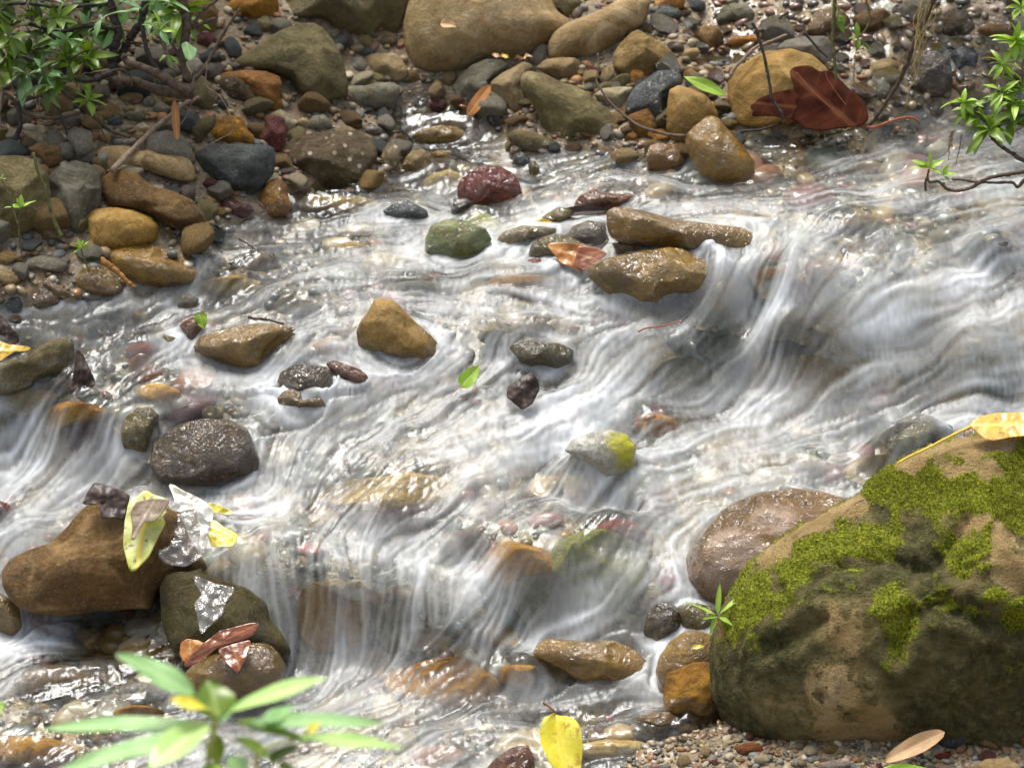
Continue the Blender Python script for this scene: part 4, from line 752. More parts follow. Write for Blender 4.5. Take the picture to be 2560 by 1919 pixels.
for k, r in enumerate(RK):
    spx = r['size'] / (MPP * r['dc'])
    sub = 6 if spx > 130 else 5 if spx > 55 else 4 if spx > 32 else 3
    Wd, F_ = rock_verts(r, sub, k + 11)
    V = r['ctr'] + Wd
    lo = V[:, 2].min(); base = np.array([r['ctr'][0], r['ctr'][1], lo])
    if r['s'] < 1:                              # keep every stone bedded in the ground
        g_ = float(samp(BED, base[0], base[1]))
        if lo > g_ - .005:
            m = np.clip((r['ctr'][2] - V[:, 2]) / (r['ctr'][2] - lo + 1e-6), 0, 1)
            if r['b'] is None: V[:, 2] -= m ** 2 * (lo - g_ + .015)
    if r['s'] >= .8:
        V[:, 2] += max(0, float(samp(WB, *r['ctr'][:2])) - .012 - V[:, 2].max()); zz = samp(WB, V[:, 0], V[:, 1]) - .010 - .006 * (1 - (Wd[:, 2] - Wd[:, 2].min()) / np.ptp(Wd[:, 2])); V[:, 2] = np.minimum(V[:, 2], zz)
    zs = samp(WB, V[:, 0], V[:, 1]); sdv = samp(SDF, V[:, 0], V[:, 1])
    wet = sstep(.045, .0, V[:, 2] - zs) * (sdv < .10)
    wet = np.clip(np.maximum(wet, max(r['wet'], 0) * (.75 + .25 * sstep(.2, .0, V[:, 2] - zs))), 0, 1) if r['wet'] >= 0 else wet
    if r['s'] >= .8: wet = wet * 0 + (.25 if r['s'] >= 1 else .5)
    at = {'wet': wet}
    if r['patch'] == 2:  # pale patch painted where the wet face mirrors the sky
        q = [at_depth(P("k " + t), r['dc'] - r['T'] * .8)[0] for t in ('1700,1080', '1800,1150', '1740,1220', '1680,1330', '1980,870', '2050,860')]
        at['patch'] = sstep(.055, .028, np.min([np.linalg.norm(V - z, axis=1) for z in q], 0) + .012 * fbm(V * 30, 3, 4))
    if r['patch'] == 1:
        q = at_depth(P("k 1010,400"), r['dc'] - r['T'] * .7)[0]; q2 = at_depth(P("k 1060,480"), r['dc'] - r['T'] * .7)[0]
        at['patch'] = sstep(.045, .02, np.minimum(np.linalg.norm(V - q, axis=1), np.linalg.norm(V - q2, axis=1)))
    base[2] = V[:, 2].min()
    o = make_mesh(r['name'], V, F_, M[r['mat']], origin=base, attrs=at)
    tag(o, r['label'], r['name'])
    OBJ[r['label']] = o; r['V'] = V
# ------------------------------------------------------------------ the mossy boulder
BP = P("D 1528,1400 1535,1350 1570,1285 1620,1215 1680,1165 1740,1130 1800,1095 1860,1060 1920,1010 1980,975 2050,950 2130,940 2212,937 2350,960 2480,1080 2540,1300 2520,1500 2400,1640 2200,1650 1950,1612 1750,1602 1640,1590 1570,1550 1530,1480")
c_, rad_, s_ = radial(BP); g_ = hit([px('D', 1900, 1600)])[0]; d0 = (g_ - CAM) @ Fv
rb = dict(c=c_, rad=rad_, T=.20, dc=d0 + .12, size=s_ * d0 * MPP, f=2, n=.035, mat='moss', s=0)
rb['ctr'] = at_depth([c_], rb['dc'])[0]
Wd, F_ = rock_verts(rb, 7, 991); V = rb['ctr'] + Wd
def on_surface(V, pts, dep_limit):
    """the vertices of a stone that stand at these photo points"""
    q, d = project(V); out = []
    for p_ in pts:
        near = np.hypot(*(q - p_).T) < 14
        out.append(V[near][np.argmin(d[near])] if near.any() else V[np.argmin(np.hypot(*(q - p_).T))])
    return np.array(out)
BC = """1760,1125,0,0,1 1850,1075,.1,0,1 1960,995,.1,0,1 2080,965,.1,0,1 2180,955,.1,0,1 2150,1150,0,0,1 2190,1250,0,.1,.9 2195,1200,0,0,1 2110,1120,.2,0,.9 2060,1005,.2,0,1 2130,1010,.2,0,.9 1680,1185,.2,0,.8 1800,1330,0,.25,.55 1820,1370,0,.2,.6 1790,1500,0,.2,.5 1760,1480,0,.2,.5 1850,1590,0,.1,.9 1870,1575,0,.1,.8 1650,1530,0,.35,.4 1880,1390,.1,.45,.3
1880,1050,.95,0,.2 1950,1035,1,0,.2 2000,1030,1,0,.2 2060,1050,1,0,.2 2100,1060,1,0,.2 2125,1080,.9,0,.2 2190,985,1,0,.2 2210,975,1,0,.2 2065,990,.7,0,.4 2165,1045,.9,0,.3 2200,1120,.9,.1,.2 2205,1180,.5,.3,.3 1730,1180,.85,.3,.1 1700,1220,.8,.3,.1 1770,1150,.8,.2,.2 1850,1130,.7,.4,.1 1850,1160,.9,.5,0 1920,1165,.9,.5,0 2060,1200,.9,.2,.1 2100,1180,.9,.1,.2 2120,1150,.7,.1,.3 1620,1300,.8,.3,.1 1580,1350,.7,.4,.1 1660,1260,.7,.4,.1 1940,1300,.9,.3,.1 1945,1345,.8,.4,.1 1930,1390,.7,.5,.1 2205,1330,.7,.6,0 2000,1080,.6,.3,.1
1900,1095,.3,.8,0 1980,1140,.4,.9,0 1960,1190,.2,1,0 2010,1215,.1,1,0 1900,1220,.2,.9,0 1830,1230,.4,.8,0 1750,1250,.4,.8,0 1600,1440,.1,1,0 1650,1400,.2,.9,0 1560,1500,.1,1,0 1620,1380,.4,.8,0 2050,1450,.1,.8,.1 2150,1400,.2,.9,0 2000,1300,.3,.8,.1 2100,1330,.4,.9,0 2180,1450,.4,.9,0 2150,1550,.1,.8,.1 2000,1550,.05,.75,.15 1700,1440,.1,.8,.1 1600,1560,.1,.9,0 1750,1380,.15,.7,.2 2050,1270,.5,.7,0 2150,1290,.5,.6,.1 1950,1500,.05,.6,.2 2100,1490,.1,.85,0 2000,1400,.15,.7,.1"""
BC = np.array([[float(v) for v in q.split(',')] for q in BC.split()])
bp3 = on_surface(V, np.array([px('D', a, b) for a, b in BC[:, :2]]), 0)
mo = shep(bp3, BC[:, 2:], V, p=3.5, e=.006)
n1 = fbm(V * 22, 4, 5); n2 = fbm(V * 55, 3, 6)
mossm = sstep(.30, .80, mo[:, 0] + .34 * n1 + .38 * n2); dark = np.clip(mo[:, 1] * .9 + .35 * n1 + .3 * n2, 0, 1); bare = np.clip(mo[:, 2] + .25 * n1 + .2 * n2, 0, 1)
def dense(t):
    q = P(t); u = np.linspace(0, len(q) - 1, len(q) * 7); return np.stack([np.interp(u, np.arange(len(q)), q[:, k]) for k in (0, 1)], 1)
cr = on_surface(V, np.concatenate([dense("D 1740,1240 1800,1210 1860,1215 1900,1190 1960,1215 2005,1220 2040,1170 2085,1120"), dense("D 2010,1290 2080,1320 2140,1345 2220,1365"), dense("D 1960,1320 1950,1360 1930,1410"), dense("D 1640,1400 1720,1370 1760,1330")]), 0)
nrmv = Wd / (np.linalg.norm(Wd, axis=1)[:, None] + 1e-9)
dc_ = np.min(np.linalg.norm(V[:, None] - cr[None], axis=2), axis=1)
V = V + nrmv * (.0045 * mossm * (1 + n2) + (.010 * np.abs(fbm(V * 11, 3, 12)) - .004) * (1 - .8 * bare) + .004 * np.abs(n1) * dark - .017 * np.exp(-(dc_ * (1 + .35 * n2) / .011) ** 2) + .006 * np.exp(-((dc_ - .03) / .012) ** 2) + .0015 * n2 * (1 - bare))[:, None]
hole = on_surface(V, P("n 795,950 1015,1100"), 0)
for h_, a_ in zip(hole, (.009, .011)):
    dd = np.linalg.norm(V - h_, axis=1); V = V + Fv * (.014 * np.exp(-(dd / a_) ** 4))[:, None] - Fv * (.004 * np.exp(-((dd - a_ * 1.7) / .006) ** 2))[:, None]
s = NT('mossy_stone'); v = s.coords(False)
na = s.tex('Noise', v, 12, Detail=6, Roughness=.65); nb = s.tex('Noise', v, 70, Detail=5, Roughness=.7); nc = s.tex('Noise', v, 220, Detail=3, Roughness=.7)
tan = s.ramp(na.outputs[0], [(.3, (.22, .15, .06)), (.5, (.33, .235, .10)), (.72, (.42, .32, .17))])
mid_ = s.ramp(nb.outputs[0], [(.3, (.08, .064, .022)), (.5, (.16, .13, .05)), (.72, (.27, .22, .11))])
drk = s.ramp(nb.outputs[0], [(.3, (.022, .023, .008)), (.5, (.068, .065, .024)), (.72, (.16, .14, .065))])
def brk(a, amt): return s.math('ADD', s.attr(a).outputs['Fac'], s.math('MULTIPLY', s.math('SUBTRACT', s.math('ADD', s.math('MULTIPLY', nb.outputs[0], .6), s.math('MULTIPLY', na.outputs[0], .4)), .5), amt))
col = s.mix(s.ramp(brk('bare', 1.6), [(.38, 0.0), (.5, 1.0)]), mid_, tan)
col = s.mix(s.ramp(brk('dark', 2.0), [(.38, 0.0), (.66, 1.0)]), col, drk)
mc = s.ramp(nc.outputs[0], [(.3, (.03, .038, .005)), (.48, (.14, .16, .012)), (.68, (.34, .36, .02))])
col = s.mix(s.ramp(brk('moss', 1.6), [(.22, 0.0), (.62, 1.0)]), col, mc)
col = s.mix(s.ramp(nc.outputs[0], [(.28, .7), (.42, 0.0)]), col, s.mix(1.0, col, (.3, .3, .28), 'MULTIPLY'))
p = s.n('BsdfPrincipled'); s.l(col, p.inputs['Base Color']); p.inputs['Roughness'].default_value = .9; p.inputs['Specular IOR Level'].default_value = .15
s.l(s.bump(s.math('ADD', nb.outputs[0], s.math('MULTIPLY', nc.outputs[0], .6)), 1.0, .012), p.inputs['Normal']); s.l(p.outputs[0], s.out.inputs[0]); M['mossy'] = s.m
mb = empty('mossy_boulder', (rb['ctr'][0], rb['ctr'][1], V[:, 2].min()))
tag(mb, 'huge tan boulder covered in green moss at the bottom right', 'boulder')
make_mesh('stone', V, F_, M['mossy'], parent=mb, origin=rb['ctr'], attrs={'moss': mossm, 'dark': dark, 'bare': bare})
rs = np.random.default_rng(5)
pj, dj = project(V); front = (nrmv @ Fv < .25) & (pj[:, 0] < 2700); pr = np.where(front, (mossm * (.35 + .65 * (1 - dark))) ** 1.3, 0); pr /= pr.sum()
pick = rs.choice(len(V), 30000, p=pr)
ctr3 = V[pick] + rs.normal(size=(len(pick), 3)) * .0012; nn3 = nrmv[pick]
TV = []; TF = []; TC = []
for b_ in range(3):
    dr = nn3 + rs.normal(size=nn3.shape) * .7; dr /= np.linalg.norm(dr, axis=1)[:, None]
    sd3 = np.cross(dr, rs.normal(size=nn3.shape)); sd3 /= np.linalg.norm(sd3, axis=1)[:, None]
    L_ = rs.uniform(.0008, .0026, (len(pick), 1)); w_ = L_ * .28
    TV.append(np.stack([ctr3 - sd3 * w_ * .5, ctr3 + dr * L_ * .5 + sd3 * w_, ctr3 + dr * L_, ctr3 + dr * L_ * .5 - sd3 * w_], 1).reshape(-1, 3))
    TC.append(np.repeat(np.clip(.5 + .35 * n1[pick] + rs.normal(size=len(pick)) * .22 - .5 * dark[pick], 0, 1), 4))
TV = np.concatenate(TV); TC = np.concatenate(TC)
s = NT('moss_tufts'); p = s.n('BsdfPrincipled'); s.l(s.ramp(s.attr('tone').outputs['Fac'], [(0, (.03, .036, .006)), (.3, (.12, .14, .010)), (.65, (.36, .38, .015)), (1, (.52, .50, .04))]), p.inputs['Base Color'])
p.inputs['Roughness'].default_value = .8; s.l(p.outputs[0], s.out.inputs[0])
mt = make_mesh('moss', TV, np.arange(len(TV)).reshape(-1, 4), s.m, parent=mb, smooth=False, origin=rb['ctr'], attrs={'tone': TC})
tag(mt, kind='stuff')
BOULDER_V = V
# ------------------------------------------------------------------ gravel and scattered pebbles
def clear_of(x, y, pad=1.0):
    for r in RK:
        a, b, c, d = r['foot']
        if r['s'] < 1 and ((x - a) / c) ** 2 + ((y - b) / d) ** 2 < pad: return False
    return True
PC = [(.25, .175, .085), (.15, .115, .06), (.33, .27, .17), (.19, .18, .15), (.085, .09, .08), (.27, .13, .045), (.42, .36, .25), (.11, .075, .04), (.28, .21, .10), (.12, .125, .10), (.19, .095, .065)]
s = NT('gravel_stone'); v = s.coords(); n_1 = s.tex('Noise', v, 90, Detail=4, Roughness=.65)
tn = s.attr('tint').outputs['Color']; col = s.mix(s.ramp(n_1.outputs[0], [(.3, .5), (.6, 0.0)]), tn, s.mix(1.0, tn, (.45, .42, .38), 'MULTIPLY'))
p = s.n('BsdfPrincipled'); s.l(col, p.inputs['Base Color']); wa = s.attr('wet').outputs['Fac']
s.l(s.math('SUBTRACT', .8, s.math('MULTIPLY', wa, .5)), p.inputs['Roughness']); s.l(wa, p.inputs['Coat Weight']); p.inputs['Coat Roughness'].default_value = .1
s.l(s.bump(n_1.outputs[0], .5, .004), p.inputs['Normal']); s.l(p.outputs[0], s.out.inputs[0]); M['gravel'] = s.m
def gravel(name, n, x0, x1, y0, y1, smin, smax, cond, label, seed, sub=2, under=False, pal=None):
    rs = np.random.default_rng(seed); x = rs.uniform(x0, x1, n * 6); y = rs.uniform(y0, y1, n * 6)
    ok = cond(x, y); x, y = x[ok][:n], y[ok][:n]; n = len(x)
    B, Fb = ico(sub); sz = smin * (smax / smin) ** (rs.random(n) ** 1.8)
    sc3 = sz[:, None] * rs.uniform([.8, .6, .4], [1.3, 1.0, .75], (n, 3)); th = rs.uniform(0, 6.28, n)
    nb_ = 1 + .22 * np.stack([perlin(B * 1.6 + i * 7.7, i) for i in range(24)])          # 24 stone shapes
    k = rs.integers(0, 24, n); Q = B[None] * nb_[k][:, :, None] * sc3[:, None, :]
    cx, sx_ = np.cos(th)[:, None], np.sin(th)[:, None]; X = Q[..., 0] * cx - Q[..., 1] * sx_ + x[:, None]; Y = Q[..., 0] * sx_ + Q[..., 1] * cx + y[:, None]
    tl = rs.normal(size=(n, 1)) * .25
    z = samp(BED, x, y) + sc3[:, 2] * .25
    if under: z = np.minimum(z, samp(WB, x, y) - sc3[:, 2] - .004)
    Z = Q[..., 2] + tl * Q[..., 0] + z[:, None]
    if under: Z = np.minimum(Z, samp(WB, X, Y) - .007)
    V = np.stack([X, Y, Z], -1).reshape(-1, 3); Fg = (Fb[None] + (np.arange(n) * len(B))[:, None, None]).reshape(-1, 3)
    pal = pal or PC; ci = rs.integers(0, len(pal), n); tc_ = np.array(pal)[ci] * rs.uniform(.65, 1.15, (n, 1)); tc_ = np.repeat(tc_, len(B), 0)
    wt = np.repeat(sstep(.03, .0, z - samp(WB, x, y)) * .8 + .1, len(B))
    o = make_mesh(name, V, Fg, M['gravel'], origin=(x.mean(), y.mean(), samp(BED, x.mean(), y.mean())), attrs={'tint': tc_, 'wet': np.clip(wt, 0, 1)})
    tag(o, label, 'gravel', kind='stuff')
gravel('gravel', 17000, -1.35, 1.3, 4.4, 6.5, .003, .0150, lambda x, y: samp(SDF, x, y) > -.05, 'loose multicoloured gravel covering the far bank', 1)
gravel('gravel', 9500, .15, 1.3, 3.45, 4.35, .0026, .0095, lambda x, y: samp(SDF, x, y) > -.06, 'fine brown gravel and grit in the bottom right corner', 2)
gravel('gravel', 5200, -1.2, 1.2, 3.6, 5.8, .004, .016, lambda x, y: (samp(SDF, x, y) <= -.04) & (samp(FOAM, x, y) < .5), 'gravel on the stream bed under the clear water', 3)
gravel('gravel', 1500, -1.25, 1.25, 3.5, 5.9, .012, .045, lambda x, y: (samp(SDF, x, y) <= -.03), 'rounded cobbles of the stream bed blurred by the running water', 12, sub=3, under=True,
       pal=[(.46, .31, .12), (.38, .24, .08), (.54, .42, .22), (.22, .19, .12), (.42, .17, .07), (.50, .40, .24), (.14, .15, .12), (.34, .26, .11), (.30, .10, .08), (.30, .32, .24), (.58, .50, .34)])
# larger pebbles, each a thing of its own
protos = []; ANG = 6
PM = ['tan', 'beige', 'grey', 'greygreen', 'brown', 'olive', 'slate', 'maroon', 'pale', 'ochre', 'darkbrown', 'purple', 'rust']
def pebble_proto(i):
    B, Fb = ico(3); rs = np.random.default_rng(i + 400); sc3 = rs.uniform([.85, .6, .42], [1.2, .9, .7])
    Q = B * sc3 * (1 + .18 * perlin(B * 1.3 + i * 9.1, i) + .04 * perlin(B * 4 + i, i))[:, None]
    for _ in range(rs.integers(3, 10)):
        nv = rs.normal(size=3); nv /= np.linalg.norm(nv); h = Q @ nv; Q = Q - np.outer(np.maximum(h - h.max() * .68, 0) * .97, nv)
    return Q, Fb
pm_cache = {}
def place_pebbles(n, region, smin, smax, label, group, seed, mats, wetv=0.0, sfun=lambda q: q > .0, kind='pebble'):
    R_ = random.Random(seed); poly = hit_on(TOPS, P(region))[:, :2]; lo, hi = poly.min(0), poly.max(0); done = []; tries = 0
    while len(done) < n and tries < 9000:
        tries += 1; x, y = R_.uniform(lo[0], hi[0]), R_.uniform(lo[1], hi[1])
        if sdist(poly, np.array([x]), np.array([y]))[0] < 0 or not sfun(float(samp(SDF, x, y))): continue
        sz = smin * (smax / smin) ** (R_.random() ** 1.5)
        if not clear_of(x, y, 1.1) or any((x-a)**2 + (y-b)**2 < (sz + c)**2 * .7 for a, b, c in done): continue
        done.append((x, y, sz)); mi = R_.choice(mats); pi = R_.randrange(6); key = (mi, pi, wetv, kind)
        if key not in pm_cache:
            Q, Fb = pebble_proto(pi + 10 * PM.index(mi)); o = make_mesh(kind, Q, Fb, M[mi], attrs={'wet': np.full(len(Q), wetv)}); pm_cache[key] = o
        else: o = pm_cache[key].copy(); C.objects.link(o)
        o.scale = (sz, sz, sz); o.rotation_euler = (R_.uniform(-.3, .3), R_.uniform(-.3, .3), R_.uniform(0, 6.28))
        o.location = (x, y, float(samp(BED, x, y)) + sz * .22); tag(o, label, kind, group)
LB = "D -40,240 120,60 420,120 560,60 760,100 860,200 880,320 820,400 600,430 440,480 420,540 200,640 -40,660"
place_pebbles(85, LB, .014, .042, 'small dry rounded pebble among the stones of the left bank', 'small pebbles on the left bank', 3, ['tan', 'beige', 'grey', 'greygreen', 'brown', 'olive', 'slate', 'maroon', 'pale', 'purple'])
TRP = "D 1380,0 2230,0 2230,240 1900,290 1560,230 1480,330 1380,200"
place_pebbles(75, TRP, .014, .042, 'dark wet cobble lying in the thin trickle at the upper right', 'wet cobbles of the upper right trickle', 4, ['brown', 'darkbrown', 'greygreen', 'slate', 'olive', 'grey', 'rust'], .8, lambda q: True, 'rock')
MB_ = "D 860,150 1500,150 1620,330 1560,400 1330,330 1130,330 1000,230"
place_pebbles(40, MB_, .010, .026, 'small stone filling a gap between the boulders of the far bank', 'small stones between the far bank boulders', 5, ['tan', 'beige', 'grey', 'brown', 'ochre', 'maroon', 'greygreen'], .3)
place_pebbles(55, LB, .026, .055, 'angular cobble packed into the left bank', 'packed cobbles of the left bank', 21, ['tan', 'beige', 'grey', 'olive', 'brown', 'slate', 'tan', 'pale'], .1, lambda q: q > 0, 'rock')
place_pebbles(35, MB_, .02, .04, 'angular cobble packed between the far bank boulders', 'packed cobbles of the far bank', 22, ['tan', 'beige', 'grey', 'olive', 'brown', 'slate'], .3, lambda q: q > -.01, 'rock')
BR = "D 1440,1600 1570,1575 2230,1600 2230,1700 1440,1700"
place_pebbles(45, BR, .007, .017, 'small stone in the gravel at the bottom right', 'small stones in the bottom right gravel', 6, ['tan', 'brown', 'beige', 'rust', 'slate', 'grey', 'maroon', 'pale'], .4, lambda q: q > -.02)
ED = "D 350,520 620,440 900,420 1050,330 1330,330 1560,380 1400,430 1100,420 900,470 700,520 560,560 420,600"
place_pebbles(35, ED, .010, .026, 'wet pebble poking out of the shallows along the far bank', 'wet pebbles in the far shallows', 8, ['brown', 'slate', 'olive', 'grey', 'tan', 'darkbrown', 'purple'], 1.0, lambda q: q < .01)
place_pebbles(22, "D -20,680 350,640 500,600 560,700 250,900 -20,840", .010, .03, 'stone lying under the shallow water at the left edge', 'stones under the left shallows', 9, ['brown', 'slate', 'olive', 'grey', 'tan', 'rust', 'maroon'], 1.0, lambda q: q < -.01)
place_pebbles(22, "D 900,1480 1400,1440 1440,1640 900,1660", .010, .032, 'stone lying under the shallow water near the big yellow leaf', 'stones under the lower shallows', 10, ['brown', 'slate', 'olive', 'grey', 'tan', 'ochre', 'orange'] if 'orange' in PM else ['brown', 'slate', 'olive', 'grey', 'tan', 'ochre'], 1.0, lambda q: q < -.01)
# ------------------------------------------------------------------ leaves, twigs, plants, litter
def leaf_mat(name, c1, c2, vein, spots=None, rough=.45, coat=.3, nveins=12, trans=.25, midrib=None, wear=0.0, veinw=.22, spec=.5):
    s = NT(name); uv = s.n('TexCoord').outputs['UV']; sp = s.n('SeparateXYZ'); s.l(uv, sp.inputs[0])
    ov = s.coords(); nz = s.tex('Noise', ov, 28, Detail=5, Roughness=.6)
    av = s.math('ABSOLUTE', s.math('SUBTRACT', s.math('MULTIPLY', sp.outputs[1], 2.0), 1.0))
    col = s.mix(s.ramp(nz.outputs[0], [(.38, 0.0), (.62, 1.0)]), c1, c2)
    sv_ = s.math('SINE', s.math('MULTIPLY', s.math('SUBTRACT', sp.outputs[0], s.math('MULTIPLY', av, .16)), nveins * 6.283))
    vl = s.ramp(sv_, [(.86, 0.0), (.99, veinw)]); col = s.mix(vl, col, vein)
    if wear: col = s.mix(s.ramp(s.tex('Noise', ov, 45, Detail=4, Roughness=.7).outputs[0], [(.55, 0.0), (.63, wear)]), col, spots or (.12, .06, .02))
    col = s.mix(s.ramp(av, [(.05, 1.0), (.11, 0.0)]), col, midrib or vein)
    p = s.n('BsdfPrincipled'); s.l(col, p.inputs['Base Color']); p.inputs['Roughness'].default_value = rough
    p.inputs['Coat Weight'].default_value = coat; p.inputs['Coat Roughness'].default_value = .18; p.inputs['Specular IOR Level'].default_value = spec
    s.l(s.bump(s.math('ADD', s.math('MULTIPLY', sv_, .15), s.math('MULTIPLY', nz.outputs[0], 2.5)), .25, .0015), p.inputs['Normal'])
    if trans:
        t = s.n('BsdfTranslucent'); s.l(s.mix(1.0, col, (1.0, 1.0, .55), 'MULTIPLY'), t.inputs[0]); m = s.n('MixShader'); m.inputs[0].default_value = trans
        s.l(p.outputs[0], m.inputs[1]); s.l(t.outputs[0], m.inputs[2]); s.l(m.outputs[0], s.out.inputs[0])
    else: s.l(p.outputs[0], s.out.inputs[0])
    M[name] = s.m; return s.m
leaf_mat('leaf_dark', (.045, .085, .008), (.08, .14, .012), (.12, .17, .03), coat=.25, rough=.45)
leaf_mat('leaf_green', (.11, .20, .012), (.18, .29, .02), (.28, .38, .06), coat=.3)
leaf_mat('leaf_bright', (.24, .42, .025), (.34, .52, .05), (.50, .62, .14), coat=.25)
leaf_mat('leaf_pale', (.20, .40, .13), (.32, .54, .22), (.42, .60, .26), coat=.4)
leaf_mat('leaf_lime', (.34, .58, .15), (.48, .68, .24), (.62, .74, .30), coat=.4)
leaf_mat('leaf_yellow', (.70, .62, .03), (.82, .75, .12), (.66, .56, .06), coat=.3, spots=(.40, .20, .03), wear=.7, veinw=.6, midrib=(.80, .62, .05))
leaf_mat('leaf_gold', (.62, .36, .03), (.75, .50, .06), (.85, .65, .15), coat=.6, spots=(.30, .12, .03), wear=.8)
leaf_mat('leaf_mottled', (.50, .52, .06), (.62, .64, .25), (.70, .70, .35), coat=.5, spots=(.10, .075, .045), wear=.9, midrib=(.80, .62, .05))
leaf_mat('leaf_orange', (.48, .17, .03), (.60, .27, .06), (.66, .38, .14), coat=.6)
leaf_mat('leaf_rust', (.20, .055, .018), (.32, .10, .03), (.42, .17, .07), coat=1, rough=.3)
leaf_mat('leaf_redbrown', (.034, .007, .0025), (.065, .015, .005), (.10, .035, .014), coat=.0, spec=.12, rough=.85, wear=.5, spots=(.03, .012, .004), nveins=5, trans=.05, veinw=.3)
leaf_mat('leaf_darkwet', (.028, .018, .014), (.05, .03, .022), (.06, .045, .035), coat=.1, spec=.25, rough=.5, nveins=7, trans=0, veinw=.1)
leaf_mat('leaf_greybrown', (.13, .09, .05), (.21, .155, .09), (.28, .22, .14), coat=.1, rough=.6, trans=0)
leaf_mat('leaf_dry', (.42, .25, .11), (.52, .34, .17), (.58, .42, .24), coat=.1, rough=.7, trans=0)
def bark(name, c1, c2, sc_=90, rough=.8):
    s = NT(name); v = s.coords(); n = s.tex('Noise', v, sc_, Detail=4, Roughness=.7); col = s.ramp(n.outputs[0], [(.35, c1), (.65, c2)])
    p = s.n('BsdfPrincipled'); s.l(col, p.inputs['Base Color']); p.inputs['Roughness'].default_value = rough; s.l(s.bump(n.outputs[0], .7, .004), p.inputs['Normal']); s.l(p.outputs[0], s.out.inputs[0]); M[name] = s.m
bark('bark', (.035, .022, .014), (.12, .08, .05)); bark('bark_pale', (.16, .11, .07), (.30, .22, .15)); bark('bark_black', (.012, .010, .008), (.05, .04, .03))
bark('bark_mossy', (.04, .04, .01), (.10, .09, .02)); bark('bark_orange', (.35, .17, .03), (.20, .09, .02)); bark('stem_green', (.28, .33, .06), (.40, .42, .10)); bark('stem_yellow', (.70, .45, .05), (.80, .58, .10)); bark('stem_red', (.25, .06, .03), (.35, .13, .06)); bark('root_yellow', (.22, .15, .04), (.36, .27, .10))
def spline(pts, n):
    pts = np.asarray(pts, float)
    if len(pts) < 3: t = np.linspace(0, 1, n)[:, None]; return pts[0] * (1 - t) + pts[-1] * t
    q = np.concatenate([[2 * pts[0] - pts[1]], pts, [2 * pts[-1] - pts[-2]]]); u = np.linspace(0, len(pts) - 1 - 1e-6, n); i = u.astype(int); t = (u - i)[:, None]
    a, b, c, d = q[i], q[i+1], q[i+2], q[i+3]
    return .5 * ((2*b) + (c - a) * t + (2*a - 5*b + 4*c - d) * t*t + (3*b - a - 3*c + d) * t**3)
def tube(pts, r0, r1, n=None, k=8, wob=.12, seed=0):
    pts = np.asarray(pts, float); n = n or max(8, len(pts) * 6); c = spline(pts, n)
    rs = np.random.default_rng(seed); c = c + rs.normal(size=c.shape) * min(r0, r1 + .0005) * wob
    tg = np.gradient(c, axis=0); tg /= np.linalg.norm(tg, axis=1)[:, None]; up = np.array([.3, .2, .93]); s1 = np.cross(tg, up); s1 /= np.linalg.norm(s1, axis=1)[:, None] + 1e-9; s2 = np.cross(tg, s1)
    r = np.linspace(r0, r1, n) * (1 + rs.normal(size=n) * wob * .7); th = np.arange(k) / k * 2 * math.pi
    V = (c[:, None] + (np.cos(th)[None, :, None] * s1[:, None] + np.sin(th)[None, :, None] * s2[:, None]) * r[:, None, None]).reshape(-1, 3)
    F_ = [[i*k+j, i*k+(j+1) % k, (i+1)*k+(j+1) % k, (i+1)*k+j] for i in range(n-1) for j in range(k)] + [list(range(k))[::-1], [(n-1)*k+j for j in range(k)]]
    return V, F_
def leaf_geo(base, tip, width, nrm_, curl=.15, fold=.25, wave=.06, shape='lance', seed=0, n=13, m=7):
    base, tip = np.asarray(base, float), np.asarray(tip, float); ax = tip - base; L = np.linalg.norm(ax); ax /= L
    nv = np.asarray(nrm_, float); nv = nv - ax * (nv @ ax); nv /= np.linalg.norm(nv) + 1e-9; sd_ = np.cross(ax, nv)
    u = np.linspace(0, 1, n); v = np.linspace(-1, 1, m)
    wdt = {'lance': np.sin(np.pi * u ** .85) ** .85, 'ovate': np.sin(np.pi * u ** .62) ** .8, 'obov': np.sin(np.pi * u ** 1.5) ** .8, 'oblong': np.sin(np.pi * u ** .9) ** .5}[shape]
    wdt = np.clip(wdt, 0, 1); wdt[0] = .03; wdt[-1] = .01
    U, Vv = np.meshgrid(u, v, indexing='ij'); Wd_ = (width / 2) * wdt[:, None]; rs = np.random.default_rng(seed); ph = rs.uniform(0, 6)
    X = U * L; Yy = Vv * Wd_; Z = fold * np.abs(Vv) * Wd_ - curl * L * (U ** 2 - U * .0) * .6 + curl * L * U * .3 + wave * width * np.sin(U * 9 + ph + Vv * 2) * np.abs(Vv)
    P3 = base + X[..., None] * ax + Yy[..., None] * sd_ + Z[..., None] * nv
    F_ = [[i*m+j, (i+1)*m+j, (i+1)*m+j+1, i*m+j+1] for i in range(n-1) for j in range(m-1)]
    return P3.reshape(-1, 3), F_, np.stack([U, (Vv + 1) / 2], -1).reshape(-1, 2)
def merge(gs):
    V, F_, UV, o = [], [], [], 0
    for g in gs:
        V.append(g[0]); F_ += [[i + o for i in f] for f in g[1]]; UV.append(g[2] if len(g) > 2 else np.zeros((len(g[0]), 2))); o += len(g[0])
    return np.concatenate(V), F_, np.concatenate(UV)
def put(name, g, mat, parent=None, origin=None):
    o = make_mesh(name, g[0], g[1], M[mat], parent=parent, origin=g[0].mean(0) if origin is None else origin, uv=g[2] if len(g) > 2 else None); return o
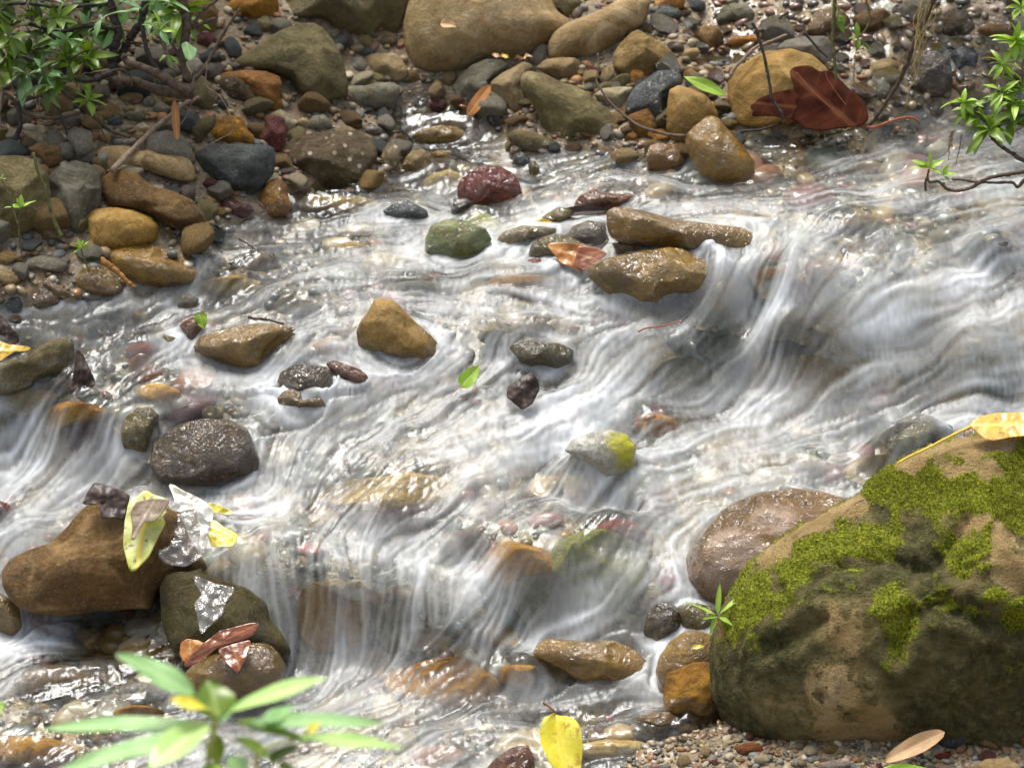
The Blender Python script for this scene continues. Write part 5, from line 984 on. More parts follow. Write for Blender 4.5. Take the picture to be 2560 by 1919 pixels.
def sheet(poly, dep, slope=0.0, crumple=.004, scale=40, bend=None, seed=0, rings=12, thick=.0006, uvdir=None):
    """a thin irregular sheet (leaf, plastic) with the outline seen, standing at depth dep and leaning by slope"""
    c, R_, s_ = radial(poly, 72, 1); ph = np.arange(72) / 72 * 2 * math.pi; rr = np.linspace(0, 1, rings + 1)[1:]
    Q = np.concatenate([[c]] + [c + (R_ * k)[:, None] * np.stack([np.cos(ph), -np.sin(ph)], 1) for k in rr])
    lp = (Q - c) * MPP * dep; D = dep + slope * (-lp[:, 1]) + crumple * fbm(np.concatenate([lp * scale, np.full((len(lp), 1), seed * 3.3)], 1), 3, seed)
    if bend is not None: D = D + bend(lp)
    V = at_depth(Q, D); n = 72
    F_ = [[0, 1 + j, 1 + (j + 1) % n] for j in range(n)] + [[1 + k*n + j, 1 + (k+1)*n + j, 1 + (k+1)*n + (j+1) % n, 1 + k*n + (j+1) % n] for k in range(rings - 1) for j in range(n)]
    d_ = np.array(uvdir if uvdir is not None else (0, 1.0), dtype=float); d_ /= np.linalg.norm(d_); a_ = lp @ d_; b_ = lp @ np.array([-d_[1], d_[0]])
    uv = np.stack([(a_ - a_.min()) / (np.ptp(a_) + 1e-9), .5 + b_ / (np.abs(b_).max() * 2 + 1e-9)], 1)
    nv = len(V); V2 = np.concatenate([V, V + Fv * thick]); F2 = F_ + [[i + nv for i in f[::-1]] for f in F_] + [[1 + (rings-1)*n + (j+1) % n, 1 + (rings-1)*n + j, nv + 1 + (rings-1)*n + j, nv + 1 + (rings-1)*n + (j+1) % n] for j in range(n)]
    return V2, F2, np.concatenate([uv, uv])
ALLV = np.concatenate([r['V'] for r in RK if r['s'] < 1] + [BOULDER_V]); ALLQ, ALLD = project(ALLV)
def dep_at(fr, x, y, lift=.0):
    """forward depth of whatever stands at this photo point: a stone or the ground"""
    p_ = np.array(px(fr, x, y)); m = np.hypot(*(ALLQ - p_).T) < 12; g = float((hit([p_])[0] - CAM) @ Fv)
    return min(g, ALLD[m].min() if m.any() else 99) - lift
def p3(fr, pts, dep):
    q = P(pts, fr); return at_depth(q, dep)
def single(name, g, mat, label, cat, group=None):
    return tag(put(name, g, mat), label, cat, group)
def leaf_thing(label, fr, b, t, wpx, mat, dep, dtip=None, curl=.15, fold=.3, shape='lance', stem=None, stem_mat='stem_yellow', nrm_=None, seed=1, sw=.0012, wave=.06):
    """a fallen leaf from base b to tip t (photo points), width in photo px of the frame, at depth dep"""
    B = at_depth([px(fr, *b)], dep)[0]; T_ = at_depth([px(fr, *t)], dep if dtip is None else dtip)[0]
    wm = wpx * FR[fr][2] * MPP * dep; g = leaf_geo(B, T_, wm, nrm_ if nrm_ is not None else -Fv + .5 * Uv, curl, fold, wave, shape, seed, 19, 9)
    if stem is None: return single('leaf', g, mat, label, 'leaf')
    e = empty('leaf', B); put('blade', g, mat, e); q = at_depth(np.array([px(fr, *s_) for s_ in stem]), [dep] * len(stem))
    put('stalk', tube(q, sw, sw * .8), stem_mat, e); return tag(e, label, 'leaf')
d = dep_at
# fallen leaves
g = d('m', 600, 1640) - .03
leaf_thing('big yellow-green leaf with a browning edge and curled stalk at the bottom edge', 'm', (590, 1215), (735, 1900), 320, 'leaf_yellow', g, g - .07, .12, .75, 'ovate', [(592, 1225), (575, 1180), (530, 1145), (497, 1125)], 'stem_red', seed=3, sw=.0022, wave=.16)
single('leaf', sheet(P("m 610,1260 660,1290 730,1340 745,1400 740,1490 700,1480 650,1400"), g + .012, -.2, .003, seed=4), 'leaf_gold', 'brown curled leaf half hidden behind the big yellow-green leaf', 'leaf')
g = d('l', 1950, 330) - .035
e = empty('leaf', at_depth([px('l', 1850, 290)], g)[0]); tag(e, 'golden yellow leaf with a long yellow stalk at the right edge behind the mossy boulder', 'leaf')
put('blade', sheet(P("l 1820,270 1880,235 2000,200 2150,195 2400,190 2480,280 2300,350 2100,370 1960,400 1900,350 1840,300"), g, .9, .006, 30, seed=5, uvdir=(1, 0)), 'leaf_gold', e)
put('stalk', tube(at_depth(P("l 1850,290 1700,360 1560,435 1440,490 1340,545"), [g, g, g - .0, g, g + .01]), .0026, .0018), 'stem_yellow', e)
g = d('i', 900, 500) - .028
single('leaf', sheet(P("i 560,290 600,200 650,125 760,150 900,210 880,300 860,385 780,370 700,380 690,300 660,250 620,270"), d('i', 700, 300) - .03, .5, .012, 28, seed=6), 'leaf_darkwet', 'dark wet leaf draped over the top of the leaf-draped boulder', 'leaf')
single('leaf', sheet(P("i 1000,165 1060,210 1170,240 1150,330 1140,420 1090,510 1030,640 960,710 905,770 880,680 850,560 860,400 890,250 950,225"), g, .55, .006, 26, seed=7, uvdir=(-.15, 1)), 'leaf_mottled', 'spotted yellow-green leaf hanging with its tip down on the leaf-draped boulder', 'leaf')
single('leaf', sheet(P("i 940,260 1060,235 1150,240 1180,250 1130,330 1080,390 980,410 930,480 905,580 915,420 900,330"), g - .014, .55, .006, 30, seed=8, uvdir=(-.6, 1)), 'leaf_greybrown', 'limp grey-brown leaf lying over the spotted yellow-green leaf', 'leaf')
# plastic
s = NT('plastic_clear'); v = s.coords(); n = s.tex('Noise', v, 60, Detail=3, Distortion=1.5); gl = s.n('BsdfGlossy'); gl.inputs['Roughness'].default_value = .08; s.l(s.bump(n.outputs[0], .5, .01), gl.inputs['Normal'])
tr = s.n('BsdfTransparent'); tr.inputs[0].default_value = (.93, .92, .90, 1); df = s.n('BsdfDiffuse'); df.inputs[0].default_value = (.7, .7, .68, 1)
lw = s.n('LayerWeight'); lw.inputs[0].default_value = .35; m_ = s.n('MixShader'); s.l(s.math('ADD', s.math('MULTIPLY', lw.outputs['Facing'], .4), .05), m_.inputs[0]); s.l(tr.outputs[0], m_.inputs[1]); s.l(gl.outputs[0], m_.inputs[2])
m2_ = s.n('MixShader'); m2_.inputs[0].default_value = .10; s.l(m_.outputs[0], m2_.inputs[1]); s.l(df.outputs[0], m2_.inputs[2]); s.l(m2_.outputs[0], s.out.inputs[0]); M['clear'] = s.m
def plain(name, c1, c2, rough=.4, coat=.5, sc_=40, trans=.2):
    s = NT(name); v = s.coords(); n = s.tex('Noise', v, sc_, Detail=4); p = s.n('BsdfPrincipled'); s.l(s.ramp(n.outputs[0], [(.4, c1), (.6, c2)]), p.inputs['Base Color']); p.inputs['Roughness'].default_value = rough; p.inputs['Coat Weight'].default_value = coat
    s.l(s.bump(n.outputs[0], .6, .004), p.inputs['Normal']); s.l(p.outputs[0], s.out.inputs[0]); M[name] = s.m
plain('plastic_cream', (.80, .76, .60), (.90, .88, .80)); plain('plastic_yellow', (.80, .62, .02), (.88, .78, .20))
g = d('i', 1300, 450) - .04
bag = empty('plastic_bag', at_depth([px('i', 1300, 400)], g)[0]); tag(bag, 'torn cream and yellow plastic bag caught on the leaf-draped boulder', 'plastic bag')
put('neck', sheet(P("i 1150,125 1190,135 1260,180 1340,215 1420,260 1480,320 1460,420 1400,370 1340,310 1240,330 1150,310 1210,260 1190,200"), g, .4, .012, 45, seed=9), 'plastic_cream', bag)
put('wrapping', sheet(P("i 1200,350 1340,310 1450,330 1455,440 1430,560 1400,640 1280,710 1150,690 1080,620 1130,540 1160,440"), g + .01, .5, .014, 55, seed=10), 'clear', bag)
put('yellow_flap', sheet(P("i 1455,400 1480,380 1540,430 1640,480 1640,530 1600,570 1460,570 1440,500"), g + .01, .7, .008, 45, seed=11), 'plastic_yellow', bag)
put('strip', sheet(P("i 1440,260 1530,290 1620,335 1600,350 1500,335 1450,330"), g + .005, .3, .006, 45, seed=12), 'plastic_yellow', bag)
put('ribbon', sheet(P("i 1350,330 1440,330 1450,450 1420,520 1360,600 1390,470"), g - .006, .5, .01, 55, seed=13), 'plastic_cream', bag)
g = d('i', 1450, 1000) - .035
film = single('plastic_film', sheet(P("i 1330,770 1400,790 1480,820 1600,850 1640,850 1560,950 1540,1030 1480,1090 1420,1140 1390,1200 1370,1090 1340,960 1400,890 1340,830"), g, .5, .014, 45, seed=14), 'clear', 'clear crumpled plastic film hanging down the dark mossy boulder', 'plastic film')
g = d('i', 1550, 1330) - .06
single('leaf', sheet(P("i 1245,1440 1290,1340 1400,1240 1520,1150 1680,1110 1810,1078 1780,1150 1740,1200 1600,1230 1450,1290 1340,1390"), g - .02, .2, .008, 40, seed=15, uvdir=(1, -.5)), 'leaf_rust', 'rolled red-brown leaf lying over the glistening golden-brown stone', 'leaf')
single('leaf', sheet(P("i 1250,1230 1290,1205 1370,1215 1420,1240 1340,1330 1270,1370 1240,1310"), g, .3, .006, 40, seed=16), 'leaf_orange', 'small orange leaf scrap under the left of the rolled red-brown leaf', 'leaf')
single('leaf', sheet(P("i 1500,1280 1600,1240 1740,1210 1700,1340 1640,1450 1560,1370"), d('i', 1620, 1330) - .012, .6, .006, 40, seed=17, uvdir=(.3, 1)), 'leaf_rust', 'wet brown leaf tip pasted on the glistening golden-brown stone', 'leaf')
g = d('g', 650, 500) - .03
e = empty('leaf', at_depth([px('g', 830, 470)], g)[0]); tag(e, 'folded orange-brown leaf stuck against the tan slab', 'leaf')
put('blade', sheet(P("g 450,410 560,405 690,415 760,430 820,445 800,500 760,560 705,605 620,570 560,550 520,500"), g, .3, .010, 30, seed=18, uvdir=(1, .3)), 'leaf_orange', e)
put('flap', sheet(P("g 680,430 820,440 880,480 820,540 760,560 720,600 640,570"), g - .012, .5, .006, 30, seed=19, uvdir=(1, .3)), 'leaf_rust', e)
put('stalk', tube(at_depth(P("g 820,460 880,400 880,370 840,310 780,275"), [g] * 5), .0016, .001), 'bark', e)
g = d('g', 700, 190) - .02
leaf_thing('curled dark wet leaf left of the long tan rock', 'g', (500, 225), (900, 165), 80, 'leaf_darkwet', g, None, .3, .6, seed=20)
leaf_thing('small yellowed leaf under the curled dark wet leaf', 'g', (380, 268), (510, 262), 50, 'leaf_gold', g - .01, None, .1, .3, seed=21)
# the big red-brown lobed leaf
g = d('d', 700, 900) - .05
e = empty('leaf', at_depth([px('d', 1100, 870)], g)[0]); tag(e, 'very large red-brown lobed leaf standing against the rounded tan boulder', 'leaf')
put('blade', sheet(P("d 580,480 650,455 750,452 790,500 830,488 880,492 950,560 1000,610 1050,650 1100,690 1120,750 1150,830 1090,870 950,885 800,905 700,890 640,840 580,822 600,740 640,690 605,640 630,590 600,540"), g, .35, .022, 11, seed=22, rings=18, uvdir=(-.75, -.65)), 'leaf_redbrown', e)
put('lobe', sheet(P("d 310,740 380,680 480,640 610,612 660,680 640,760 600,830 520,810 400,800 320,812 345,770"), g - .03, .3, .02, 14, seed=23, uvdir=(-1, -.1)), 'leaf_redbrown', e)
put('stalk', tube(at_depth(P("d 1080,875 1180,880 1260,850 1360,818 1440,815 1485,845"), [g, g, g - .02, g - .03, g - .03, g - .02]), .0032, .0022), 'stem_red', e)
for a_, b_ in (("d 1090,870 900,760 740,620 640,500", .0012), ("d 1090,870 960,700 860,560 840,500", .0009), ("d 1090,870 850,830 660,830", .0009)):
    q = P(a_); lp = q; put('vein', tube(at_depth(q, [g - .006 - .35 * 0] * len(q)) - Uv * 0, b_, b_ * .5), 'stem_red', e)
leaf_thing('upright orange leaf leaning on the tan-grey rock at the inlet pool', 'b', (1575, 800), (1730, 585), 95, 'leaf_orange', d('b', 1680, 740) - .02, None, .05, .2, 'oblong', seed=24)
leaf_thing('long green-yellow leaf beside the upright tan boulder', 'c', (1700, 665), (1405, 522), 95, 'leaf_bright', d('c', 1560, 640) - .02, None, .15, .3, seed=25)
leaf_thing('bright green leaf caught at the small grey washed stones in midstream', 'f', (1530, 1400), (1660, 1250), 120, 'leaf_bright', d('f', 1600, 1400) - .02, None, .2, .3, 'ovate', seed=26)
leaf_thing('small green leaf standing behind the rust-orange wet rock', 'e', (1375, 612), (1410, 725), 95, 'leaf_bright', d('e', 1400, 730) - .0, None, .1, .3, 'ovate', [(1375, 612), (1430, 622), (1462, 590)], 'stem_green', seed=27, sw=.0008)
single('leaf', sheet(P("f 1850,1400 1950,1330 2010,1300 2060,1350 2070,1420 2020,1520 1950,1560 1900,1520 1840,1470"), d('f', 1950, 1500) - .02, .4, .012, 30, seed=28), 'leaf_darkwet', 'black rotting leaf in midstream below the dark mossy oval stone', 'leaf')
single('leaf', sheet(P("e 0,610 40,660 90,730 130,760 130,820 90,830 40,780 -20,760 -20,620"), d('e', 60, 830) - .03, .3, .012, 30, seed=29), 'leaf_darkwet', 'black curled leaf at the left edge above the long olive-brown boulder', 'leaf')
single('leaf', sheet(P("e -20,800 60,830 150,840 235,855 180,880 100,880 40,920 -20,960"), d('e', 60, 900) - .03, .5, .010, 30, seed=30, uvdir=(1, 0)), 'leaf_gold', 'mustard yellow leaf behind the long olive-brown boulder', 'leaf')
single('leaf', sheet(P("e 520,850 570,890 600,960 650,1060 660,1110 600,1160 540,1190 480,1195 490,1100 515,990"), d('e', 560, 1180) - .01, .1, .014, 30, seed=31), 'leaf_darkwet', 'shrivelled black leaf hanging at the end of the long olive-brown boulder', 'leaf')
leaf_thing('pale dead leaf lying on top of the huge beige boulder', 'b', (1385, 165), (1505, 180), 75, 'leaf_dry', d('b', 1440, 190) - .012, None, .2, .5, 'ovate', seed=32)
leaf_thing('long dry tan leaf on the bottom right gravel', 'n', (1665, 1185), (1245, 1385), 130, 'leaf_dry', d('n', 1450, 1370) - .03, None, .1, .35, 'oblong', seed=33)
leaf_thing('green leaf blade at the very bottom edge of the gravel', 'n', (1230, 1440), (1560, 1440), 70, 'leaf_bright', d('n', 1400, 1433) - .04, None, .1, .3, seed=34)
leaf_thing('tiny yellow leaf lying on the rounded tan boulder by the mossy boulder', 'm', (1670, 692), (1775, 672), 34, 'leaf_yellow', d('m', 1720, 690) - .008, None, .1, .2, seed=35)
leaf_thing('orange strip of dead leaf hanging under the bush', 'a', (1205, 690), (1225, 975), 55, 'leaf_orange', d('a', 1215, 1000) - .05, None, .02, .2, 'oblong', seed=36)
for k, (x, y, m_) in enumerate(((1740, 380, 'leaf_dry'), (1800, 390, 'leaf_gold'), (1900, 405, 'leaf_orange'), (1960, 400, 'leaf_dry'))):
    single('leaf', leaf_geo(at_depth([px('b', x, y)], d('b', x, y) - .02)[0], at_depth([px('b', x + 60, y + 15 - 10 * k)], d('b', x, y) - .03)[0], .012, -Fv + Uv, .3, .5, .2, 'ovate', k), m_, 'dry leaf scrap on the stones under the huge beige boulder', 'leaf', 'dry leaf scraps below the beige boulder')
# twigs
def twig(label, pts, dep, r0, r1, mat='bark', name='twig', ends=None, group=None):
    q = P(pts); dp = np.full(len(q), dep) if ends is None else np.interp(np.linspace(0, 1, len(q)), np.linspace(0, 1, len(ends)), ends)
    return tag(put(name, tube(at_depth(q, dp), r0, r1, seed=len(label)), mat), label, 'twig', group)
twig('slanting brown twig resting across the log-shaped boulder', "a 1375,675 1290,710 1200,780 1080,880 960,990 860,1090 780,1175", 0, .0035, .0065, 'bark_pale', ends=[d('a', 1375, 700) - .08, d('a', 1080, 880) - .04, d('a', 790, 1175) - .015])
twig('straight dark twig leaning out of the bush towards the top', "a 1340,555 1400,490 1430,440 1500,310 1580,170 1660,60", d('a', 1340, 560) - .08, .0045, .0025, 'bark', ends=[d('a', 1340, 560) - .08, d('a', 1340, 560) - .04])
twig('thin drooping stem curving over the ochre rock', "a 1430,440 1425,590 1500,650 1570,750 1605,900 1520,960 1430,1010", d('a', 1500, 900) - .08, .0014, .0009, 'bark_pale')
twig('mossy thin stick standing beside the upright grey-green boulder', "a 230,1055 260,1180 310,1290 350,1450 380,1540 430,1640", d('a', 430, 1640) - .06, .0028, .0042, 'bark_mossy')
twig('orange-yellow rotten stick lying beside the rounded wet tan rock', "e 700,250 760,290 830,350 890,410 935,440", d('e', 820, 400) - .03, .0068, .0035, 'bark_orange')
twig('dark twig lying on the broad wet tan rock in the stream', "e 1715,640 1760,655 1850,660 1960,690", d('e', 1850, 700) - .02, .0032, .002, 'bark')
twig('thin dark twig sticking out of the upper left shallows', "e 1640,100 1700,130 1750,165 1810,208", d('e', 1720, 170) - .02, .0014, .001, 'bark_black')
twig('red-brown twig carried by the water above the right-hand fall', "g 1090,1020 1150,995 1230,985 1330,965 1400,945", d('g', 1230, 990) - .015, .0018, .0012, 'stem_red')
twig('thin branch drooping over the far bank to the pointed boulder', "c 815,370 820,470 805,560 850,640 910,720 1000,800 1100,870 1200,905 1300,930 1420,940", 0, .0018, .0034, 'bark', ends=[d('c', 820, 560) - .10, d('c', 1000, 900) - .08, d('c', 1400, 1000) - .06])
twig('fine twig crossing the foot of the upright tan boulder', "c 1250,810 1330,850 1400,880 1460,890", d('c', 1330, 950) - .07, .0011, .001, 'bark')
twig('dark upright twig in front of the rounded tan boulder', "c 1880,160 1910,210 1935,290 1965,400 1990,520 2005,610 2020,690 2080,780 2100,850", d('c', 2060, 860) - .08, .0035, .0028, 'bark_black')
twig('pale stick slanting behind the rounded tan boulder', "c 1720,548 1760,470 1830,400 1900,330 2000,290 2120,240", d('c', 1750, 560) - .01, .004, .0025, 'bark_pale')
twig('dark stick lying across the top right trickle', "c 1890,225 1960,200 2040,145 2130,80", d('c', 1960, 240) - .03, .004, .003, 'bark')
twig('black twig lying along the water in front of the rounded tan boulder', "d 225,915 300,905 400,895 500,860 560,850", d('d', 400, 920) - .02, .003, .0018, 'bark_black')
twig('dark diagonal twig above the rounded tan boulder', "d 690,225 740,280 790,340 860,400", d('d', 800, 400) - .05, .003, .002, 'bark_black')
twig('thin grey stalk standing right of the big red-brown leaf', "d 1045,380 1035,480 1040,580 1055,680", d('d', 1050, 690) - .03, .0016, .0012, 'bark_pale')
twig('mossy yellowish twig lying in the water under the big red-brown leaf', "d 1100,860 1000,900 880,930 780,975 700,985", d('d', 850, 990) - .02, .0018, .001, 'bark_mossy')
rt = empty('branch', at_depth([px('d', 1120, 900)], d('d', 1120, 900) - .03)[0]); tag(rt, 'long slanting dark branch hung with yellow roots at the upper right', 'branch')
dp = [d('d', 1120, 900) - .03, d('d', 1350, 700) - .16, d('d', 1350, 700) - .22]
def dint(dp, n): return np.interp(np.linspace(0, 1, n), np.linspace(0, 1, len(dp)), dp)
q = P("d 1120,900 1230,750 1330,600 1400,450 1440,330 1500,190 1560,60 1620,-80"); put('stem', tube(at_depth(q, dint(dp, len(q))), .004, .0058, seed=3), 'bark', rt)
for k in range(11):
    r_ = random.Random(k); x0 = 1500 + r_.uniform(-20, 120); q = P(f"d {x0},{r_.uniform(-60,60):.0f} {x0-r_.uniform(20,60):.0f},{150+r_.uniform(-20,30):.0f} {1500+r_.uniform(-45,25):.0f},{320+r_.uniform(-30,30):.0f} {1470+r_.uniform(-45,30):.0f},{420+r_.uniform(-20,140):.0f}" + (" 1420,610 1395,740" if k < 2 else ""))
    put('root', tube(at_depth(q, dp[2] + .01 * r_.uniform(-1, 1)), .0011, .0006, k=5, wob=.5, seed=k), 'root_yellow', rt)
ms = empty('sapling', at_depth([px('d', 980, 900)], d('d', 980, 900) - .04)[0]); tag(ms, 'mossy upright stem with a small green leaf whorl in front of the big red-brown leaf', 'sapling')
dp0 = d('d', 980, 900) - .04
put('stem', tube(at_depth(P("d 980,890 945,720 920,600 905,450 890,300 895,150 905,0 910,-120"), dp0), .0034, .0042, seed=7), 'bark_mossy', ms)
put('side_stem', tube(at_depth(P("d 1060,270 1120,200 1145,120 1120,0 1110,-100"), dp0), .0015, .0025, seed=8), 'bark_mossy', ms)
def rosette(c, dirs, L, wdt, seed, up=-Fv * .5 + Uv * .9, curl=.55, shape='lance', jitter=.15, n=9, m=5):
    rs = np.random.default_rng(seed); gs = []
    for k, a in enumerate(dirs):
        l_ = L * (a[3] if len(a) > 3 else rs.uniform(.8, 1.1)); dv = Rv * a[0] + Uv * a[1] - Fv * a[2]; dv = dv + rs.normal(size=3) * jitter * .5; dv /= np.linalg.norm(dv)
        gs.append(leaf_geo(c + dv * L * .04, c + dv * l_, wdt * rs.uniform(.85, 1.1), up + rs.normal(size=3) * .25, curl, .3, .06, shape, seed * 13 + k, n, m))
    return merge(gs)
def ring(n, tilt=.35, seed=0, asp=.75):
    rs = np.random.default_rng(seed); return [(math.cos(t), math.sin(t) * asp, tilt * rs.uniform(-.2, 1), rs.uniform(.7, 1.15)) for t in (np.arange(n) / n * 6.283 + rs.uniform(0, 6) + rs.uniform(-.25, .25, n))]
px2m = lambda fr, v, dep: v * FR[fr][2] * MPP * dep
put('leaf_whorl', rosette(at_depth([px('d', 1062, 270)], dp0)[0], [(-.25, .95, 0, 1.2), (-.7, -.1, .2, .7), (0, -1, .2, .9), (.75, -.6, .2, 1.3), (.85, -.8, .1, 1.5)], px2m('d', 100, dp0), px2m('d', 45, dp0), 3), 'leaf_green', ms)
put('leaf_whorl', rosette(at_depth([px('d', 930, 110)], dp0)[0], [(.3, -1, 0, 1.4), (-.2, .9, .1, 1), (.5, -.5, .3, .8)], px2m('d', 90, dp0), px2m('d', 60, dp0), 4), 'leaf_green', ms)
# right-hand leafy branch hanging over the water
g = d('d', 2100, 1000) - .42
br = empty('leafy_branch', at_depth([px('d', 2400, 1190)], g)[0]); tag(br, 'lower leafy branch reaching in from the right edge over the rapids', 'branch')
for q, r0, r1 in (("d 2600,1130 2400,1170 2211,1185 2100,1205 1980,1225 1900,1265 1850,1295 1780,1315 1700,1315 1660,1290 1655,1262", .0042, .0026), ("d 2400,1170 2230,1235 2170,1290 2130,1262 2000,1262 1880,1258 1780,1242 1715,1240", .0035, .002), ("d 1660,1290 1620,1255 1560,1258 1545,1220 1555,1170", .0026, .002), ("d 1540,1230 1530,1270 1532,1320", .003, .0018)):
    put('twig', tube(at_depth(P(q), g), r0, r1, seed=len(q)), 'bark', br)
put('leaf_whorl', rosette(at_depth([px('d', 1555, 1165)], g)[0], [(.15, 1, .1, 1.0), (-1, .5, .1, 1.1), (-1, .15, .2, 1.25), (.7, .55, .2, .95), (.6, -.1, .3, .8), (-.5, .75, .4, .7)], px2m('d', 125, g), px2m('d', 42, g), 5), 'leaf_bright', br)
put('leaf_whorl', rosette(at_depth([px('d', 1650, 1215)], g)[0], [(.8, .35, .1, 1), (.35, -.5, .3, .6), (-.8, .5, .1, 1), (.2, .7, .2, .8), (.6, 0, .4, .8)], px2m('d', 110, g), px2m('d', 38, g), 6), 'leaf_bright', br)
sh = empty('leafy_branch', at_depth([px('d', 2400, 1190)], g + .05)[0]); tag(sh, 'upper leafy branch with many whorls of long glossy leaves at the right edge', 'branch')
for q, r0, r1 in (("d 2700,1260 2400,1180 2211,1110 2130,1060 2050,1010 1990,950 1975,915", .005, .003), ("d 1975,915 1960,860 1900,800 1830,740 1795,700", .003, .002), ("d 1975,915 2050,850 2120,740 2085,640 2060,600", .003, .002), ("d 2700,900 2400,780 2250,720 2120,700", .004, .002), ("d 2600,500 2300,520 2211,550 2110,505 2060,450", .004, .002), ("d 2500,300 2300,250 2180,280 2150,210 2115,120 2100,60", .005, .004), ("d 1780,930 1770,1000 1740,1140", .0012, .0008), ("d 1700,925 1695,1000 1690,1110", .0012, .0007)):
    put('twig', tube(at_depth(P(q), g + .05), r0, r1, seed=len(q)), 'bark', sh)
WH = ((1795, 710, 9, 150, 42, 'leaf_bright'), (1830, 770, 8, 140, 45, 'leaf_green'), (1970, 890, 9, 190, 75, 'leaf_green'), (1900, 820, 7, 150, 50, 'leaf_bright'), (2095, 690, 9, 180, 60, 'leaf_green'), (2060, 640, 7, 150, 42, 'leaf_bright'), (2120, 850, 7, 180, 85, 'leaf_green'), (2060, 445, 8, 130, 40, 'leaf_bright'), (2150, 290, 10, 170, 55, 'leaf_bright'), (2200, 360, 8, 170, 60, 'leaf_green'), (2200, 620, 8, 190, 70, 'leaf_green'), (2230, 800, 8, 190, 70, 'leaf_green'), (2200, 60, 6, 130, 50, 'leaf_bright'), (2150, 720, 6, 160, 50, 'leaf_bright'))
for k, (x, y, n, L, w_, m_) in enumerate(WH):
    put('leaf_whorl', rosette(at_depth([px('d', x, y)], g + .05 + .02 * math.sin(k * 2.3))[0], ring(n + 3, .8, k + 3, .55), px2m('d', L, g), px2m('d', w_, g), 40 + k, curl=.75, jitter=.5), m_, sh)
put('leaf', leaf_geo(at_depth([px('d', 1930, 930)], g)[0], at_depth([px('d', 1805, 1070)], g)[0], px2m('d', 50, g), -Fv + Uv * .3, .1, .3, .05, 'lance', 4), 'leaf_green', sh)
for k in range(7):
    r_ = random.Random(k + 60); put('dry_tendril', tube(at_depth(P(f"d {1720+r_.uniform(-25,25):.0f},900 {1710+r_.uniform(-30,25):.0f},960 {1700+r_.uniform(-35,25):.0f},{1020+r_.uniform(-20,50):.0f}"), g + .04), .001, .0005, k=4, wob=.8, seed=k), 'bark_pale', sh)
# bottom-left foreground plant, out of focus
gp = 2.9
fp = empty('seedling_plant', at_depth([px('o', 2080, 1900)], gp)[0] * [1, 1, 0] + [0, 0, float(samp(BED, 0, 3.3)) ]); tag(fp, 'blurred bright green plant with long leaves in the bottom left foreground', 'plant')
base = at_depth([px('o', 2070, 1750)], gp)[0]; root = np.array(fp.location)
put('stem', tube([root, root * .35 + base * .65 + [.01, 0, 0], base, at_depth([px('o', 2090, 1480)], gp)[0], at_depth([px('o', 2120, 1220)], gp)[0], at_depth([px('o', 2090, 1080)], gp)[0]], .0035, .0026), 'stem_green', fp)
put('stem', tube(at_depth(P("p 130,1680 170,1500 480,1400 540,1330"), gp + .03), .002, .0016), 'stem_green', fp)
FG = [('o', (1930, 940), (1150, 505), 190, 'leaf_pale', .0, 'lance'), ('o', (2160, 1160), (2055, 775), 260, 'leaf_green', .02, 'ovate'), ('o', (2090, 1080), (1675, 975), 120, 'leaf_yellow', -.02, 'obov'), ('o', (2060, 1200), (1455, 1650), 230, 'leaf_lime', -.06, 'lance'),
      ('o', (2050, 1250), (390, 1225), 150, 'leaf_pale', .05, 'lance'), ('o', (2000, 1320), (530, 1670), 170, 'leaf_pale', -.08, 'lance'), ('o', (2120, 1200), (2230, 860), 200, 'leaf_pale', .03, 'ovate'), ('p', (-80, 1190), (700, 905), 125, 'leaf_lime', -.03, 'lance'), ('p', (60, 1290), (1150, 1260), 115, 'leaf_pale', .04, 'lance'),
      ('p', (460, 1400), (1320, 1462), 100, 'leaf_lime', .03, 'lance'), ('p', (200, 1290), (430, 1130), 90, 'leaf_pale', .04, 'ovate'), ('p', (-40, 1270), (560, 1420), 90, 'leaf_green', .02, 'lance'), ('p', (220, 1600), (460, 1450), 80, 'leaf_dark', .02, 'lance'), ('p', (-60, 1420), (300, 1560), 120, 'leaf_green', .04, 'lance'), ('p', (540, 1360), (640, 1280), 60, 'leaf_yellow', .0, 'ovate'), ('o', (2080, 1300), (2180, 1640), 130, 'leaf_green', .02, 'lance'), ('o', (1970, 1700), (2200, 1640), 90, 'leaf_bright', -.02, 'ovate'), ('p', (-100, 1560), (60, 1700), 120, 'leaf_pale', .0, 'lance'), ('p', (300, 1620), (560, 1760), 110, 'leaf_green', .03, 'lance'), ('o', (-300, 1300), (60, 1000), 160, 'leaf_bright', .0, 'lance')]
for k, (fr, b, t, w_, m_, dd, sh_) in enumerate(FG):
    put('leaf', leaf_geo(at_depth([px(fr, *b)], gp)[0], at_depth([px(fr, *t)], gp + dd)[0], px2m(fr, w_ * 1.6, gp), -Fv * .6 + Uv * .8, .12, .25, .05, sh_, k, 17, 7), m_, fp)
# seedling on the mossy boulder
g = dep_at('m', 1880, 560) - .02
sl = empty('seedling', at_depth([px('m', 2130, 1010)], g)[0]); tag(sl, 'small bright green seedling growing on the left flank of the mossy boulder', 'seedling')
put('stem', tube(at_depth(P("m 1875,440 1900,540 1960,680 2030,820 2130,1000"), [g, g, g, g - .004, g - .004]), .0011, .0013), 'stem_red', sl)
put('leaf_whorl', rosette(at_depth([px('m', 1875, 440)], g)[0], [(.08, 1, 0, 1.0), (.9, .75, -.1, 1.15), (-1, .45, .1, 1.05), (-.75, -.12, .2, .45), (.7, -.4, .2, .55), (-.3, -.8, 0, .6)], px2m('m', 265, g), px2m('m', 52, g), 11, jitter=.05, curl=.1), 'leaf_bright', sl)
